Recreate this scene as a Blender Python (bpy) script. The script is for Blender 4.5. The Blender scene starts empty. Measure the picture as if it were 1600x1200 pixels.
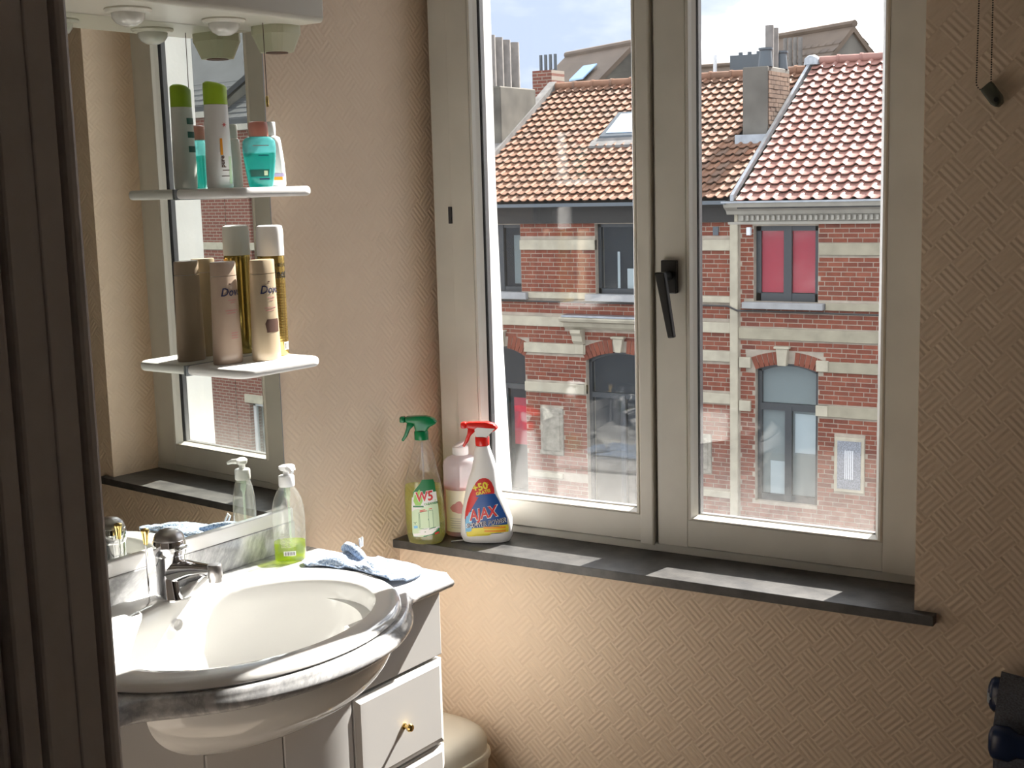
import bpy, bmesh, math, random
from mathutils import Vector, Matrix
random.seed(7)
R = math.radians
S = bpy.context.scene
COL = S.collection

# ------------------------------------------------------------------ camera
CAM = (1.8127, -2.4793, 1.6132); FPX = 2059.9
YAW, PITCH, ROLL = R(31.232), R(8.694), R(1.542)
def cam_axes():
    f = Vector((-math.sin(YAW)*math.cos(PITCH), math.cos(YAW)*math.cos(PITCH), -math.sin(PITCH)))
    r = Vector((math.cos(YAW), math.sin(YAW), 0)); d = f.cross(r)
    return math.cos(ROLL)*r+math.sin(ROLL)*d, -math.sin(ROLL)*r+math.cos(ROLL)*d, f
CR, CD, CF = cam_axes()
cd = bpy.data.cameras.new('camera'); co = bpy.data.objects.new('camera', cd); COL.objects.link(co)
cd.sensor_width = 36; cd.lens = FPX/1600*36; cd.clip_start = .02; cd.clip_end = 300
m = Matrix((CR, -CD, -CF)).transposed().to_4x4(); m.translation = CAM; co.matrix_world = m
S.camera = co
def project(p):                       # used only to rank which tiles and bricks show largest
    v = Vector(p)-Vector(CAM); z = v.dot(CF)
    return 800+FPX*v.dot(CR)/z, 600+FPX*v.dot(CD)/z

# ------------------------------------------------------------------ world, sun, exposure
W = bpy.data.worlds.new('world'); S.world = W; W.use_nodes = True
nt = W.node_tree; nt.nodes.clear()
def wn(t, **k):
    n = nt.nodes.new(t)
    for a, b in k.items(): setattr(n, a, b)
    return n
tc = wn('ShaderNodeTexCoord'); mp = wn('ShaderNodeMapping'); mp.inputs['Scale'].default_value = (1, 1, 2.2)
mp.inputs['Location'].default_value = (6.3, 3.1, .4)
nz = wn('ShaderNodeTexNoise'); nz.inputs['Scale'].default_value = 4.2; nz.inputs['Detail'].default_value = 7; nz.inputs['Roughness'].default_value = .55
cr = wn('ShaderNodeValToRGB'); el = cr.color_ramp.elements; el[0].position = .40; el[0].color = (.46, .55, .71, 1)
el[1].position = .62; el[1].color = (4.2, 4.25, 4.3, 1); mid = el.new(.49); mid.color = (.66, .72, .82, 1); mid = el.new(.53); mid.color = (1.5, 1.53, 1.57, 1)
bg = wn('ShaderNodeBackground'); ow = wn('ShaderNodeOutputWorld'); SKY = 1.0; bg.inputs['Strength'].default_value = SKY
nt.links.new(tc.outputs['Generated'], mp.inputs['Vector']); nt.links.new(mp.outputs['Vector'], nz.inputs['Vector'])
nt.links.new(nz.outputs['Fac'], cr.inputs['Fac']); nt.links.new(cr.outputs['Color'], bg.inputs['Color'])
nt.links.new(bg.outputs['Background'], ow.inputs['Surface'])
sl = bpy.data.lights.new('sun', 'SUN'); sl.energy = 15.5; sl.angle = R(.6); sl.color = (1, .95, .87)
so = bpy.data.objects.new('sun', sl); COL.objects.link(so); so.location = (2, 12, 14)
so.rotation_euler = Vector((-.22, -1, -.92)).to_track_quat('-Z', 'Y').to_euler()
S.view_settings.view_transform = 'Standard'; S.view_settings.look = 'None'; S.view_settings.gamma = 1
S.view_settings.use_curve_mapping = False; S.view_settings.exposure = 0.62
S.cycles.max_bounces = 12; S.cycles.diffuse_bounces = 6; S.cycles.transparent_max_bounces = 24; S.cycles.transmission_bounces = 12
S.cycles.sample_clamp_indirect = 6

# ------------------------------------------------------------------ materials
M = {}
def new_mat(name):
    ma = bpy.data.materials.new(name); ma.use_nodes = True; M[name] = ma
    t = ma.node_tree; b = t.nodes['Principled BSDF']
    return ma, t, b
def N(t, typ, **k):
    n = t.nodes.new(typ)
    for a, b in k.items():
        if a in n.bl_rna.properties.keys(): setattr(n, a, b)
        else: n.inputs[a].default_value = b
    return n
def plain(name, col, rough=.5, metal=0, spec=.5, trans=0, var=0, scale=40, bump=0, bscale=200, coat=0):
    ma, t, b = new_mat(name)
    b.inputs['Base Color'].default_value = (*col, 1); b.inputs['Roughness'].default_value = rough
    b.inputs['Metallic'].default_value = metal; b.inputs['Specular IOR Level'].default_value = spec
    b.inputs['Coat Weight'].default_value = coat
    if var:
        c = N(t, 'ShaderNodeTexCoord'); n = N(t, 'ShaderNodeTexNoise', Scale=scale, Detail=5)
        r = N(t, 'ShaderNodeValToRGB'); r.color_ramp.elements[0].position = .3; r.color_ramp.elements[1].position = .7
        r.color_ramp.elements[0].color = (*[x*(1-var) for x in col], 1); r.color_ramp.elements[1].color = (*[min(1, x*(1+var)) for x in col], 1)
        t.links.new(c.outputs['Object'], n.inputs['Vector']); t.links.new(n.outputs['Fac'], r.inputs['Fac']); t.links.new(r.outputs['Color'], b.inputs['Base Color'])
    if bump:
        c = N(t, 'ShaderNodeTexCoord'); n = N(t, 'ShaderNodeTexNoise', Scale=bscale, Detail=4)
        bu = N(t, 'ShaderNodeBump', Strength=bump, Distance=.002)
        t.links.new(c.outputs['Object'], n.inputs['Vector']); t.links.new(n.outputs['Fac'], bu.inputs['Height']); t.links.new(bu.outputs['Normal'], b.inputs['Normal'])
    return ma
def math_n(t, op, a, b=None, c=None):
    n = t.nodes.new('ShaderNodeMath'); n.operation = op
    for i, x in enumerate((a, b, c)):
        if x is None: continue
        if hasattr(x, 'links'): t.links.new(x, n.inputs[i])
        else: n.inputs[i].default_value = x
    return n.outputs[0]
def wallpaper(name, horiz):           # embossed paper, bundles of diagonal ribs alternating like a woven parquet
    ma, t, b = new_mat(name); b.inputs['Roughness'].default_value = .62; b.inputs['Specular IOR Level'].default_value = .3
    c = N(t, 'ShaderNodeTexCoord'); s = N(t, 'ShaderNodeSeparateXYZ'); t.links.new(c.outputs['Object'], s.inputs[0])
    h = math_n(t, 'ADD', s.outputs[0], s.outputs[1]); z = s.outputs[2]
    k = .7071/.0455
    p = math_n(t, 'MULTIPLY', math_n(t, 'ADD', h, z), k); q = math_n(t, 'MULTIPLY', math_n(t, 'SUBTRACT', h, z), k)
    par = math_n(t, 'MODULO', math_n(t, 'ADD', math_n(t, 'ADD', math_n(t, 'FLOOR', p), math_n(t, 'FLOOR', q)), 4000.0), 2.0)
    sel = math_n(t, 'GREATER_THAN', par, .5)
    wp = math_n(t, 'SINE', math_n(t, 'MULTIPLY', p, 2*math.pi*4)); wq = math_n(t, 'SINE', math_n(t, 'MULTIPLY', q, 2*math.pi*4))
    mix = N(t, 'ShaderNodeMix', data_type='FLOAT'); t.links.new(sel, mix.inputs[0]); t.links.new(wp, mix.inputs[2]); t.links.new(wq, mix.inputs[3])
    nz = N(t, 'ShaderNodeTexNoise', Scale=160, Detail=3); t.links.new(c.outputs['Object'], nz.inputs['Vector'])
    hh = math_n(t, 'ADD', mix.outputs[0], math_n(t, 'MULTIPLY', nz.outputs['Fac'], .9))
    bu = N(t, 'ShaderNodeBump', Strength=.38, Distance=.0013); t.links.new(hh, bu.inputs['Height']); t.links.new(bu.outputs['Normal'], b.inputs['Normal'])
    n2 = N(t, 'ShaderNodeTexNoise', Scale=2.2, Detail=4); t.links.new(c.outputs['Object'], n2.inputs['Vector'])
    r = N(t, 'ShaderNodeValToRGB'); r.color_ramp.elements[0].color = (.74, .585, .435, 1); r.color_ramp.elements[1].color = (.79, .635, .485, 1)
    t.links.new(n2.outputs['Fac'], r.inputs['Fac']); t.links.new(r.outputs['Color'], b.inputs['Base Color'])
wallpaper('paper_x', 'x'); wallpaper('paper_y', 'y')
plain('ceiling_white', (.58, .55, .50), .8); plain('floor_tile', (.20, .17, .14), .4, var=.15, scale=6)
plain('hall_paint', (.34, .30, .265), .8)
plain('frame_white', (.66, .64, .58), .38, var=.05, scale=9); plain('bead_white', (.70, .68, .62), .33)
plain('jamb_paint', (.84, .79, .76), .45, var=.05, scale=12)
plain('gasket', (.035, .035, .04), .5); plain('grime', (.10, .085, .06), .9)
plain('plaster_white', (.78, .78, .77), .85, var=.06, scale=7, bump=.4, bscale=60)
plain('black_plastic', (.012, .012, .012), .35)
plain('cream_plastic', (.62, .62, .46), .4); plain('white_lacquer', (.80, .79, .78), .22, coat=.3); plain('ceramic', (.86, .86, .84), .07, coat=.6)
plain('white_plastic', (.82, .82, .82), .3); plain('canopy_white', (.78, .76, .68), .3); plain('off_white', (.72, .69, .60), .5)
plain('chrome', (.78, .78, .80), .06, 1); plain('satin_metal', (.52, .50, .50), .32, 1); plain('brass', (.85, .62, .24), .16, 1)
plain('zinc', (.28, .30, .325), .38, .7, var=.15, scale=8); plain('zinc_dark', (.07, .085, .10), .5, .2)
plain('lens_glass', (.80, .80, .76), .15, spec=.8)
def slate():
    ma, t, b = new_mat('slate'); b.inputs['Roughness'].default_value = .42
    c = N(t, 'ShaderNodeTexCoord'); n = N(t, 'ShaderNodeTexNoise', Scale=18, Detail=8, Roughness=.65); n2 = N(t, 'ShaderNodeTexNoise', Scale=220, Detail=2)
    r = N(t, 'ShaderNodeValToRGB'); r.color_ramp.elements[0].position = .3; r.color_ramp.elements[1].position = .75
    r.color_ramp.elements[0].color = (.026, .026, .028, 1); r.color_ramp.elements[1].color = (.105, .102, .097, 1)
    t.links.new(c.outputs['Object'], n.inputs['Vector']); t.links.new(c.outputs['Object'], n2.inputs['Vector'])
    t.links.new(n.outputs['Fac'], r.inputs['Fac']); t.links.new(r.outputs['Color'], b.inputs['Base Color'])
    bu = N(t, 'ShaderNodeBump', Strength=.3, Distance=.001); t.links.new(n2.outputs['Fac'], bu.inputs['Height']); t.links.new(bu.outputs['Normal'], b.inputs['Normal'])
slate()
def marble():
    ma, t, b = new_mat('marble'); b.inputs['Roughness'].default_value = .14; b.inputs['Coat Weight'].default_value = .3
    c = N(t, 'ShaderNodeTexCoord'); n = N(t, 'ShaderNodeTexNoise', Scale=5.5, Detail=9, Roughness=.68, Distortion=.7)
    r = N(t, 'ShaderNodeValToRGB'); e = r.color_ramp.elements; e[0].position = .36; e[0].color = (.74, .74, .735, 1); e[1].position = .66; e[1].color = (.66, .66, .66, 1)
    x = r.color_ramp.elements.new(.478); x.color = (.34, .345, .355, 1); x = r.color_ramp.elements.new(.535); x.color = (.56, .56, .57, 1)
    t.links.new(c.outputs['Object'], n.inputs['Vector']); t.links.new(n.outputs['Fac'], r.inputs['Fac']); t.links.new(r.outputs['Color'], b.inputs['Base Color'])
marble()
def clear(name, tint=(1, 1, 1), gloss=.6, rough=.02, milk=0, milkcol=(.8, .8, .8), dust=False, ior=1.5):
    # thin clear sheet: straight-through light plus Fresnel mirror and a little scattering from dirt or milkiness
    ma = bpy.data.materials.new(name); ma.use_nodes = True; M[name] = ma; t = ma.node_tree; t.nodes.clear()
    tr = N(t, 'ShaderNodeBsdfTransparent', Color=(*tint, 1)); gl = N(t, 'ShaderNodeBsdfGlossy', Roughness=rough)
    ge = N(t, 'ShaderNodeNewGeometry'); dp = N(t, 'ShaderNodeVectorMath', operation='DOT_PRODUCT'); t.links.new(ge.outputs['Incoming'], dp.inputs[0]); t.links.new(ge.outputs['Normal'], dp.inputs[1])
    sch = math_n(t, 'POWER', math_n(t, 'SUBTRACT', 1.0, math_n(t, 'ABSOLUTE', dp.outputs['Value'])), 5.0)
    fac = math_n(t, 'MINIMUM', math_n(t, 'MULTIPLY', math_n(t, 'ADD', math_n(t, 'MULTIPLY', sch, .96), .042), gloss), 1.0)
    mx = N(t, 'ShaderNodeMixShader'); t.links.new(fac, mx.inputs[0]); t.links.new(tr.outputs[0], mx.inputs[1]); t.links.new(gl.outputs[0], mx.inputs[2])
    out = N(t, 'ShaderNodeOutputMaterial'); last = mx.outputs[0]
    if milk or dust:
        df = N(t, 'ShaderNodeBsdfDiffuse', Color=(*milkcol, 1)); ts = N(t, 'ShaderNodeBsdfTranslucent', Color=(*milkcol, 1))
        ad = N(t, 'ShaderNodeMixShader', Fac=.55); t.links.new(df.outputs[0], ad.inputs[1]); t.links.new(ts.outputs[0], ad.inputs[2])
        m2 = N(t, 'ShaderNodeMixShader', Fac=milk); t.links.new(last, m2.inputs[1]); t.links.new(ad.outputs[0], m2.inputs[2]); last = m2.outputs[0]
        if dust:      # dried splashes and dust, denser along the lower edge of the pane
            c = N(t, 'ShaderNodeTexCoord'); s = N(t, 'ShaderNodeSeparateXYZ'); t.links.new(c.outputs['Object'], s.inputs[0])
            n = N(t, 'ShaderNodeTexNoise', Scale=60, Detail=6, Roughness=.7); t.links.new(c.outputs['Object'], n.inputs['Vector'])
            low = N(t, 'ShaderNodeMapRange'); t.links.new(s.outputs[2], low.inputs[0])
            for i, v in ((1, .87), (2, 1.10), (3, 1.0), (4, .0)): low.inputs[i].default_value = v
            a = math_n(t, 'MULTIPLY', math_n(t, 'POWER', low.outputs[0], 2.2), .15)
            f = math_n(t, 'MULTIPLY', n.outputs['Fac'], math_n(t, 'ADD', a, .004)); t.links.new(f, m2.inputs[0])
    t.links.new(last, out.inputs[0])
clear('window_glass', gloss=1.0, rough=0, dust=True, milkcol=(.85, .85, .83))
clear('house_glass', (.85, .88, .88), .7, 0)
clear('clear_plastic', (.97, .98, .97), 1.3, .04, .07, (.9, .92, .9))
clear('clear_green', (.86, .94, .86), 1.0, .04, .10, (.75, .85, .78)); clear('frosted_plastic', (.95, .93, .95), .8, .25, .55, (.80, .77, .80))
clear('soap_liquid', (.72, .82, .12), .6, .05, .32, (.28, .36, .012)); clear('yellow_liquid', (.93, .95, .45), .6, .05, .22, (.85, .86, .30))
clear('pink_liquid', (.90, .55, .50), .5, .2, .75, (.72, .36, .32)); clear('aqua_plastic', (.55, .88, .88), .9, .05, .35, (.22, .60, .62))
clear('aqua_liquid', (.10, .70, .62), .5, .1, .55, (.03, .46, .42)); clear('clear_clip', (.6, .65, .6), 1, .2, .5, (.25, .27, .24))
def mirror_mat():
    ma = bpy.data.materials.new('mirror_silver'); ma.use_nodes = True; M['mirror_silver'] = ma; b = ma.node_tree.nodes['Principled BSDF']
    b.inputs['Base Color'].default_value = (.80, .82, .77, 1); b.inputs['Metallic'].default_value = 1; b.inputs['Roughness'].default_value = 0
mirror_mat()
def terry():
    ma, t, b = new_mat('terry'); b.inputs['Roughness'].default_value = .95; b.inputs['Sheen Weight'].default_value = .4
    c = N(t, 'ShaderNodeTexCoord'); n = N(t, 'ShaderNodeTexNoise', Scale=260, Detail=3); r = N(t, 'ShaderNodeValToRGB')
    r.color_ramp.elements[0].position = .38; r.color_ramp.elements[1].position = .60; r.color_ramp.elements[0].color = (.13, .22, .40, 1); r.color_ramp.elements[1].color = (.46, .56, .70, 1)
    t.links.new(c.outputs['Object'], n.inputs['Vector']); t.links.new(n.outputs['Fac'], r.inputs['Fac']); t.links.new(r.outputs['Color'], b.inputs['Base Color'])
    bu = N(t, 'ShaderNodeBump', Strength=.9, Distance=.003); t.links.new(n.outputs['Fac'], bu.inputs['Height']); t.links.new(bu.outputs['Normal'], b.inputs['Normal'])
terry()
plain('towel_grey', (.13, .14, .17), .95, var=.3, scale=300, bump=.9, bscale=300); plain('navy_plastic', (.014, .030, .085), .25); plain('grey_plastic', (.30, .33, .36), .3)
# bottles
plain('dove_beige', (.52, .42, .29), .28, coat=.2); plain('dove_rose', (.47, .36, .28), .30, coat=.2); plain('gold', (.60, .44, .14), .22, .85); plain('gold_dark', (.22, .14, .03), .4, .5)
plain('print_brown', (.10, .05, .035), .5); plain('print_navy', (.02, .025, .09), .5); plain('print_black', (.015, .015, .015), .5); plain('print_grey', (.45, .42, .40), .5)
plain('print_white', (.85, .85, .85), .5); plain('print_red', (.62, .03, .03), .4); plain('print_blue', (.02, .09, .33), .4); plain('print_sky', (.22, .55, .85), .4)
plain('print_yellow', (.85, .72, .06), .4); plain('print_orange', (.85, .35, .03), .4); plain('print_green', (.02, .20, .07), .4); plain('print_leaf', (.33, .60, .12), .4)
plain('print_mint', (.62, .78, .55), .4); plain('label_cream', (.80, .74, .60), .5); plain('print_rose', (.55, .22, .22), .5); plain('print_teal', (.02, .12, .10), .5); plain('print_lilac', (.45, .38, .62), .5)
plain('lime_cap', (.38, .58, .04), .3); plain('pink_cap', (.72, .30, .24), .3); plain('green_plastic', (.0, .19, .06), .25); plain('red_plastic', (.72, .02, .015), .22)
# exterior
def rnd_mat(name, cols, island, rough=.85, noise=0.0, nscale=12, spec=.3, bump=.0):
    ma, t, b = new_mat(name); b.inputs['Roughness'].default_value = rough; b.inputs['Specular IOR Level'].default_value = spec
    src = N(t, 'ShaderNodeNewGeometry').outputs['Random Per Island'] if island else N(t, 'ShaderNodeObjectInfo').outputs['Random']
    r = N(t, 'ShaderNodeValToRGB'); r.color_ramp.interpolation = 'LINEAR'; e = r.color_ramp.elements
    e[0].color = (*cols[0], 1); e[1].color = (*cols[-1], 1)
    for i, cc in enumerate(cols[1:-1]): e.new((i+1)/(len(cols)-1)).color = (*cc, 1)
    t.links.new(src, r.inputs['Fac']); last = r.outputs['Color']
    if noise:
        g = N(t, 'ShaderNodeNewGeometry'); n = N(t, 'ShaderNodeTexNoise', Scale=nscale, Detail=5); t.links.new(g.outputs['Position'], n.inputs['Vector'])
        mr = N(t, 'ShaderNodeMapRange'); t.links.new(n.outputs['Fac'], mr.inputs[0])
        for i, v in ((1, .3), (2, .7), (3, 1-noise), (4, 1+noise)): mr.inputs[i].default_value = v
        mm = N(t, 'ShaderNodeVectorMath', operation='SCALE'); t.links.new(last, mm.inputs[0]); t.links.new(mr.outputs[0], mm.inputs['Scale']); last = mm.outputs[0]
    t.links.new(last, b.inputs['Base Color'])
BR = [(.140, .037, .022), (.180, .050, .028), (.155, .043, .025), (.20, .062, .037), (.115, .032, .021)]
for nm, isl in (('brick_o', 0), ('brick_i', 1)): rnd_mat(nm, BR, isl, noise=.18, nscale=9)
TA = [(.165, .090, .060), (.205, .108, .068), (.18, .096, .061), (.15, .096, .070), (.23, .105, .062)]
for nm, isl in (('tile_old_o', 0), ('tile_old_i', 1)): rnd_mat(nm, TA, isl, rough=.72, noise=.22, nscale=3, spec=.2)
TB = [(.235, .115, .094), (.285, .142, .115), (.26, .128, .104), (.22, .108, .09)]
for nm, isl in (('tile_new_o', 0), ('tile_new_i', 1)): rnd_mat(nm, TB, isl, rough=.45, noise=.10, nscale=3, spec=.38)
rnd_mat('tile_far', [(.085, .062, .048), (.11, .080, .058), (.095, .070, .050)], 1, rough=.6, noise=.2, nscale=2)
rnd_mat('tile_grey', [(.035, .038, .042), (.05, .053, .057), (.042, .045, .049)], 1, rough=.6, noise=.2, nscale=2)
rnd_mat('brick_chimney', [(.10, .06, .042), (.14, .09, .062), (.12, .075, .052)], 1, noise=.3, nscale=4)
plain('mortar', (.30, .26, .21), .95, var=.2, scale=6); plain('stone_cream', (.36, .33, .255), .85, var=.16, scale=5, bump=.4, bscale=40); plain('stone_tan', (.27, .245, .18), .85, var=.16, scale=5, bump=.4, bscale=40); plain('stone_grey', (.26, .265, .27), .8, var=.15, scale=6)
plain('paint_cream', (.30, .285, .245), .6, var=.12, scale=4); plain('dark_timber', (.014, .0135, .013), .7, var=.3, scale=30); plain('stucco', (.085, .08, .068), .95, var=.45, scale=2.2, bump=.6, bscale=20)
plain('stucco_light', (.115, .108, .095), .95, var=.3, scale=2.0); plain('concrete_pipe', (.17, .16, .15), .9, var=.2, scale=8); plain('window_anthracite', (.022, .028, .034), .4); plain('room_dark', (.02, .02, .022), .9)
plain('blind_red', (.55, .02, .05), .6); plain('curtain_white', (.62, .64, .67), .8); plain('curtain_lace', (.30, .315, .315), .8); plain('plaque_stone', (.25, .23, .19), .85, var=.3, scale=14, bump=.8, bscale=25)
plain('tile_plaque', (.19, .205, .235), .4, var=.5, scale=60); plain('cable', (.03, .03, .03), .6); plain('asphalt', (.10, .10, .10), .9); plain('skylight', (.30, .48, .72), .05, spec=.9); plain('lead', (.15, .145, .14), .8, var=.3, scale=6)

# ------------------------------------------------------------------ mesh helpers
class MB:
    def __init__(s): s.v = []; s.f = []
    def add(s, vs, fs):
        o = len(s.v); s.v += [tuple(p) for p in vs]; s.f += [tuple(i+o for i in f) for f in fs]; return s
    def box(s, x0, x1, y0, y1, z0, z1):
        return s.add([(x0,y0,z0),(x1,y0,z0),(x1,y1,z0),(x0,y1,z0),(x0,y0,z1),(x1,y0,z1),(x1,y1,z1),(x0,y1,z1)],
                     [(0,3,2,1),(4,5,6,7),(0,1,5,4),(1,2,6,5),(2,3,7,6),(3,0,4,7)])
    def loft(s, rings, cap=True):     # rings: lists of equal length
        n = len(rings[0]); o = len(s.v)
        for r in rings: s.v += [tuple(p) for p in r]
        for i in range(len(rings)-1):
            for j in range(n):
                k = (j+1) % n; s.f.append((o+i*n+j, o+i*n+k, o+(i+1)*n+k, o+(i+1)*n+j))
        if cap:
            s.f.append(tuple(o+j for j in reversed(range(n)))); e = o+(len(rings)-1)*n; s.f.append(tuple(e+j for j in range(n)))
        return s
    def lathe(s, prof, n=24, c=(0,0,0), cap=True, sx=1, sy=1):
        return s.loft([[(c[0]+r*sx*math.cos(2*math.pi*j/n), c[1]+r*sy*math.sin(2*math.pi*j/n), c[2]+z) for j in range(n)] for r, z in prof], cap)
    def tube(s, pts, r, n=8, cap=True):
        P = [Vector(p) for p in pts]; rr = r if isinstance(r, (list, tuple)) else [r]*len(P); rings = []
        up = None
        for i, p in enumerate(P):
            t = (P[min(i+1, len(P)-1)]-P[max(i-1, 0)]).normalized()
            if up is None: up = Vector((0,0,1)) if abs(t.z) < .9 else Vector((1,0,0))
            a = t.cross(up).normalized(); b = a.cross(t).normalized(); up = b
            rings.append([p+a*rr[i]*math.cos(2*math.pi*j/n)+b*rr[i]*math.sin(2*math.pi*j/n) for j in range(n)])
        return s.loft(rings, cap)
    def prism(s, poly, a0, a1, axis='y'):   # 2-D polygon extruded along an axis
        def P(p, a): return {'y': (p[0], a, p[1]), 'z': (p[0], p[1], a), 'x': (a, p[0], p[1])}[axis]
        n = len(poly); o = len(s.v); s.v += [P(p, a0) for p in poly]+[P(p, a1) for p in poly]
        s.f.append(tuple(o+i for i in range(n))); s.f.append(tuple(o+n+i for i in reversed(range(n))))
        for i in range(n): j = (i+1) % n; s.f.append((o+i, o+n+i, o+n+j, o+j))
        return s
    def mesh(s, name, bevel=0, seg=2, fix=True):
        me = bpy.data.meshes.new(name); me.from_pydata(s.v, [], s.f)
        if fix or bevel:
            bm = bmesh.new(); bm.from_mesh(me); bmesh.ops.recalc_face_normals(bm, faces=bm.faces)
            if bevel: bmesh.ops.bevel(bm, geom=[e for e in bm.edges if e.calc_face_angle(0) > R(25)], offset=bevel, segments=seg, affect='EDGES', profile=.5)
            bm.to_mesh(me); bm.free()
        return me
    def build(s, name, mat, parent=None, bevel=0, seg=2, smooth=0, fix=True, matrix=None):
        return link(name, s.mesh(name, bevel, seg, fix), mat, parent, smooth, matrix)
def link(name, me, mat, parent=None, smooth=0, matrix=None):
    if not me.materials: me.materials.append(M[mat])
    if smooth:
        if smooth is True: smooth = 35
        me.shade_smooth(); 
        try: me.set_sharp_from_angle(angle=R(smooth))
        except Exception: pass
    o = bpy.data.objects.new(name, me); COL.objects.link(o)
    if parent: o.parent = parent
    if matrix is not None: o.matrix_local = matrix
    return o
def tag(o, label=None, cat=None, group=None, kind=None):
    for k, v in (('label', label), ('category', cat), ('group', group), ('kind', kind)):
        if v: o[k] = v
    return o
def thing(name, label, cat, matrix=None, group=None, kind=None):
    o = bpy.data.objects.new(name, None); COL.objects.link(o); o.empty_display_size = .05
    if matrix is not None: o.matrix_world = matrix
    return tag(o, label, cat, group, kind)
T = Matrix.Translation
def RZ(a): return Matrix.Rotation(R(a), 4, 'Z')
def ell(hw, hd, cx, cy, z, n=2.0, N=28):
    out = []
    for j in range(N):
        a = 2*math.pi*j/N; c, q = math.cos(a), math.sin(a)
        out.append((cx+hw*math.copysign(abs(c)**(2/n), c), cy+hd*math.copysign(abs(q)**(2/n), q), z))
    return out
class Body:          # superelliptic bottle: secs = (z, hw, hd, cx, n)
    def __init__(s, secs): s.s = secs
    def at(s, z):
        S_ = s.s
        if z <= S_[0][0]: return S_[0][1:]
        for a, b in zip(S_, S_[1:]):
            if a[0] <= z <= b[0]:
                k = (z-a[0])/max(1e-9, b[0]-a[0]); return tuple(x+(y-x)*k for x, y in zip(a[1:], b[1:]))
        return S_[-1][1:]
    def mb(s, N=28, inset=0, z0=None, z1=None):
        z0 = s.s[0][0] if z0 is None else z0; z1 = s.s[-1][0] if z1 is None else z1
        zs = [z0]+[q[0] for q in s.s if z0+1e-4 < q[0] < z1-1e-4]+[z1]
        r = []
        for z in zs:
            hw, hd, cx, n = s.at(z); r.append(ell(hw-inset, hd-inset, cx, 0, z, n, N))
        return MB().loft(r)
    def front(s, x, z, eps=.0004, side=-1):
        hw, hd, cx, n = s.at(z); q = min(.999, abs(x-cx)/hw)
        return (x, side*(hd*(1-q**n)**(1/n)+eps), z)
    def patch(s, rows, nc=10, eps=.0004):       # rows: (z, xl, xr)
        b = MB(); dense = []
        for a, c in zip(rows, rows[1:]):
            k = max(1, int(abs(c[0]-a[0])/.006))
            for i in range(k): dense.append(tuple(p+(q-p)*i/k for p, q in zip(a, c)))
        dense.append(rows[-1])
        for z, l, r in dense: b.v += [s.front(l+(r-l)*j/nc, z, eps) for j in range(nc+1)]
        for i in range(len(dense)-1):
            for j in range(nc): p = i*(nc+1)+j; b.f.append((p, p+1, p+nc+2, p+nc+1))
        return b
def text2d(s, size, shear=0, bold=0, align='CENTER', sx=1):
    cu = bpy.data.curves.new('lettering', 'FONT'); cu.body = s; cu.size = size; cu.align_x = align; cu.align_y = 'CENTER'; cu.shear = shear; cu.offset = bold; cu.resolution_u = 2
    ob = bpy.data.objects.new('lettering', cu); COL.objects.link(ob); me = bpy.data.meshes.new_from_object(ob)
    vs = [(v.co.x*sx, v.co.y) for v in me.vertices]; fs = [tuple(p.vertices) for p in me.polygons]
    bpy.data.objects.remove(ob); bpy.data.curves.remove(cu); bpy.data.meshes.remove(me); return vs, fs
def text_on(fn, s, size, x, z, rot=0, **k):
    vs, fs = text2d(s, size, **k); c, q = math.cos(R(rot)), math.sin(R(rot))
    b = MB(); b.v = [fn(x+a*c-d*q, z+a*q+d*c) for a, d in vs]; b.f = fs; return b

# ------------------------------------------------------------------ room shell
MA = R(-4.342)
NU = Vector((math.cos(MA), math.sin(MA), 0)); NV = Vector((-math.sin(MA), math.cos(MA), 0))
ML = Matrix((NU, NV, (0,0,1))).transposed().to_4x4()       # mirror-wall frame: u out of the wall, v along it, z up
def at_wall(u, v, z, rot=0): return ML @ T((u, v, z)) @ RZ(rot)
def struct(name, b, mat, **k): return tag(b.build(name, mat, **k), kind='structure')
ZC = 2.65; XR = 1.95; YB = -1.75; YH = -3.5; SILL = .78; WX = 1.2; FY = .149; TOPZ = 2.45; OUT = .312
struct('floor', MB().box(-.7, 2.6, YH, .37, -.05, 0), 'floor_tile', fix=False)
struct('ceiling', MB().box(-.7, 2.6, YH, .37, ZC, ZC+.1), 'ceiling_white')
o = struct('wall_left', MB().box(-.25, -.018, -3.6, .30, 0, ZC), 'paper_y', matrix=ML)
struct('wall_right', MB().box(XR, XR+.1, YB, 0, 0, ZC), 'hall_paint')
f = MB().box(-.05, WX, 0, OUT, 0, SILL-.022); f.box(WX, XR+.1, 0, OUT, 0, ZC); f.box(-.05, WX, 0, OUT, TOPZ, ZC)
struct('wall_front', f, 'paper_x')
b = MB().box(-.6, .70, YB, YB+.092, 0, ZC); b.box(1.9, 2.6, YB, YB+.092, 0, ZC); b.box(.70, 1.9, YB, YB+.092, 2.13, ZC)
struct('wall_back', b, 'hall_paint')
h = MB().box(.2, .3, YH, YB, 0, ZC); h.box(2.5, 2.6, YH, YB, 0, ZC); h.box(.2, 2.6, YH-.1, YH, 0, ZC)
struct('wall_hall', h, 'hall_paint')
# exterior reveal plaster
p = MB().loft([[(-.2, .206, z), (x-.006, .206, z), (x, OUT+.01, z), (-.2, OUT+.01, z)] for z, x in ((SILL-.1, .110), (.85, .105), (1.2, .092), (1.6, .083), (ZC, .080))])
struct('trim_1', p, 'plaster_white')
p = MB().prism([(1.140, .206), (1.5, .206), (1.5, OUT+.01), (1.128, OUT+.01)], SILL-.1, ZC, 'z')
struct('trim_2', p, 'plaster_white')
p = MB().prism([(.20, .70), (OUT+.06, .70), (OUT+.06, .765), (.20, .79)], .03, 1.2, 'x')
struct('trim_3', p, 'stone_grey')

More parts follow.
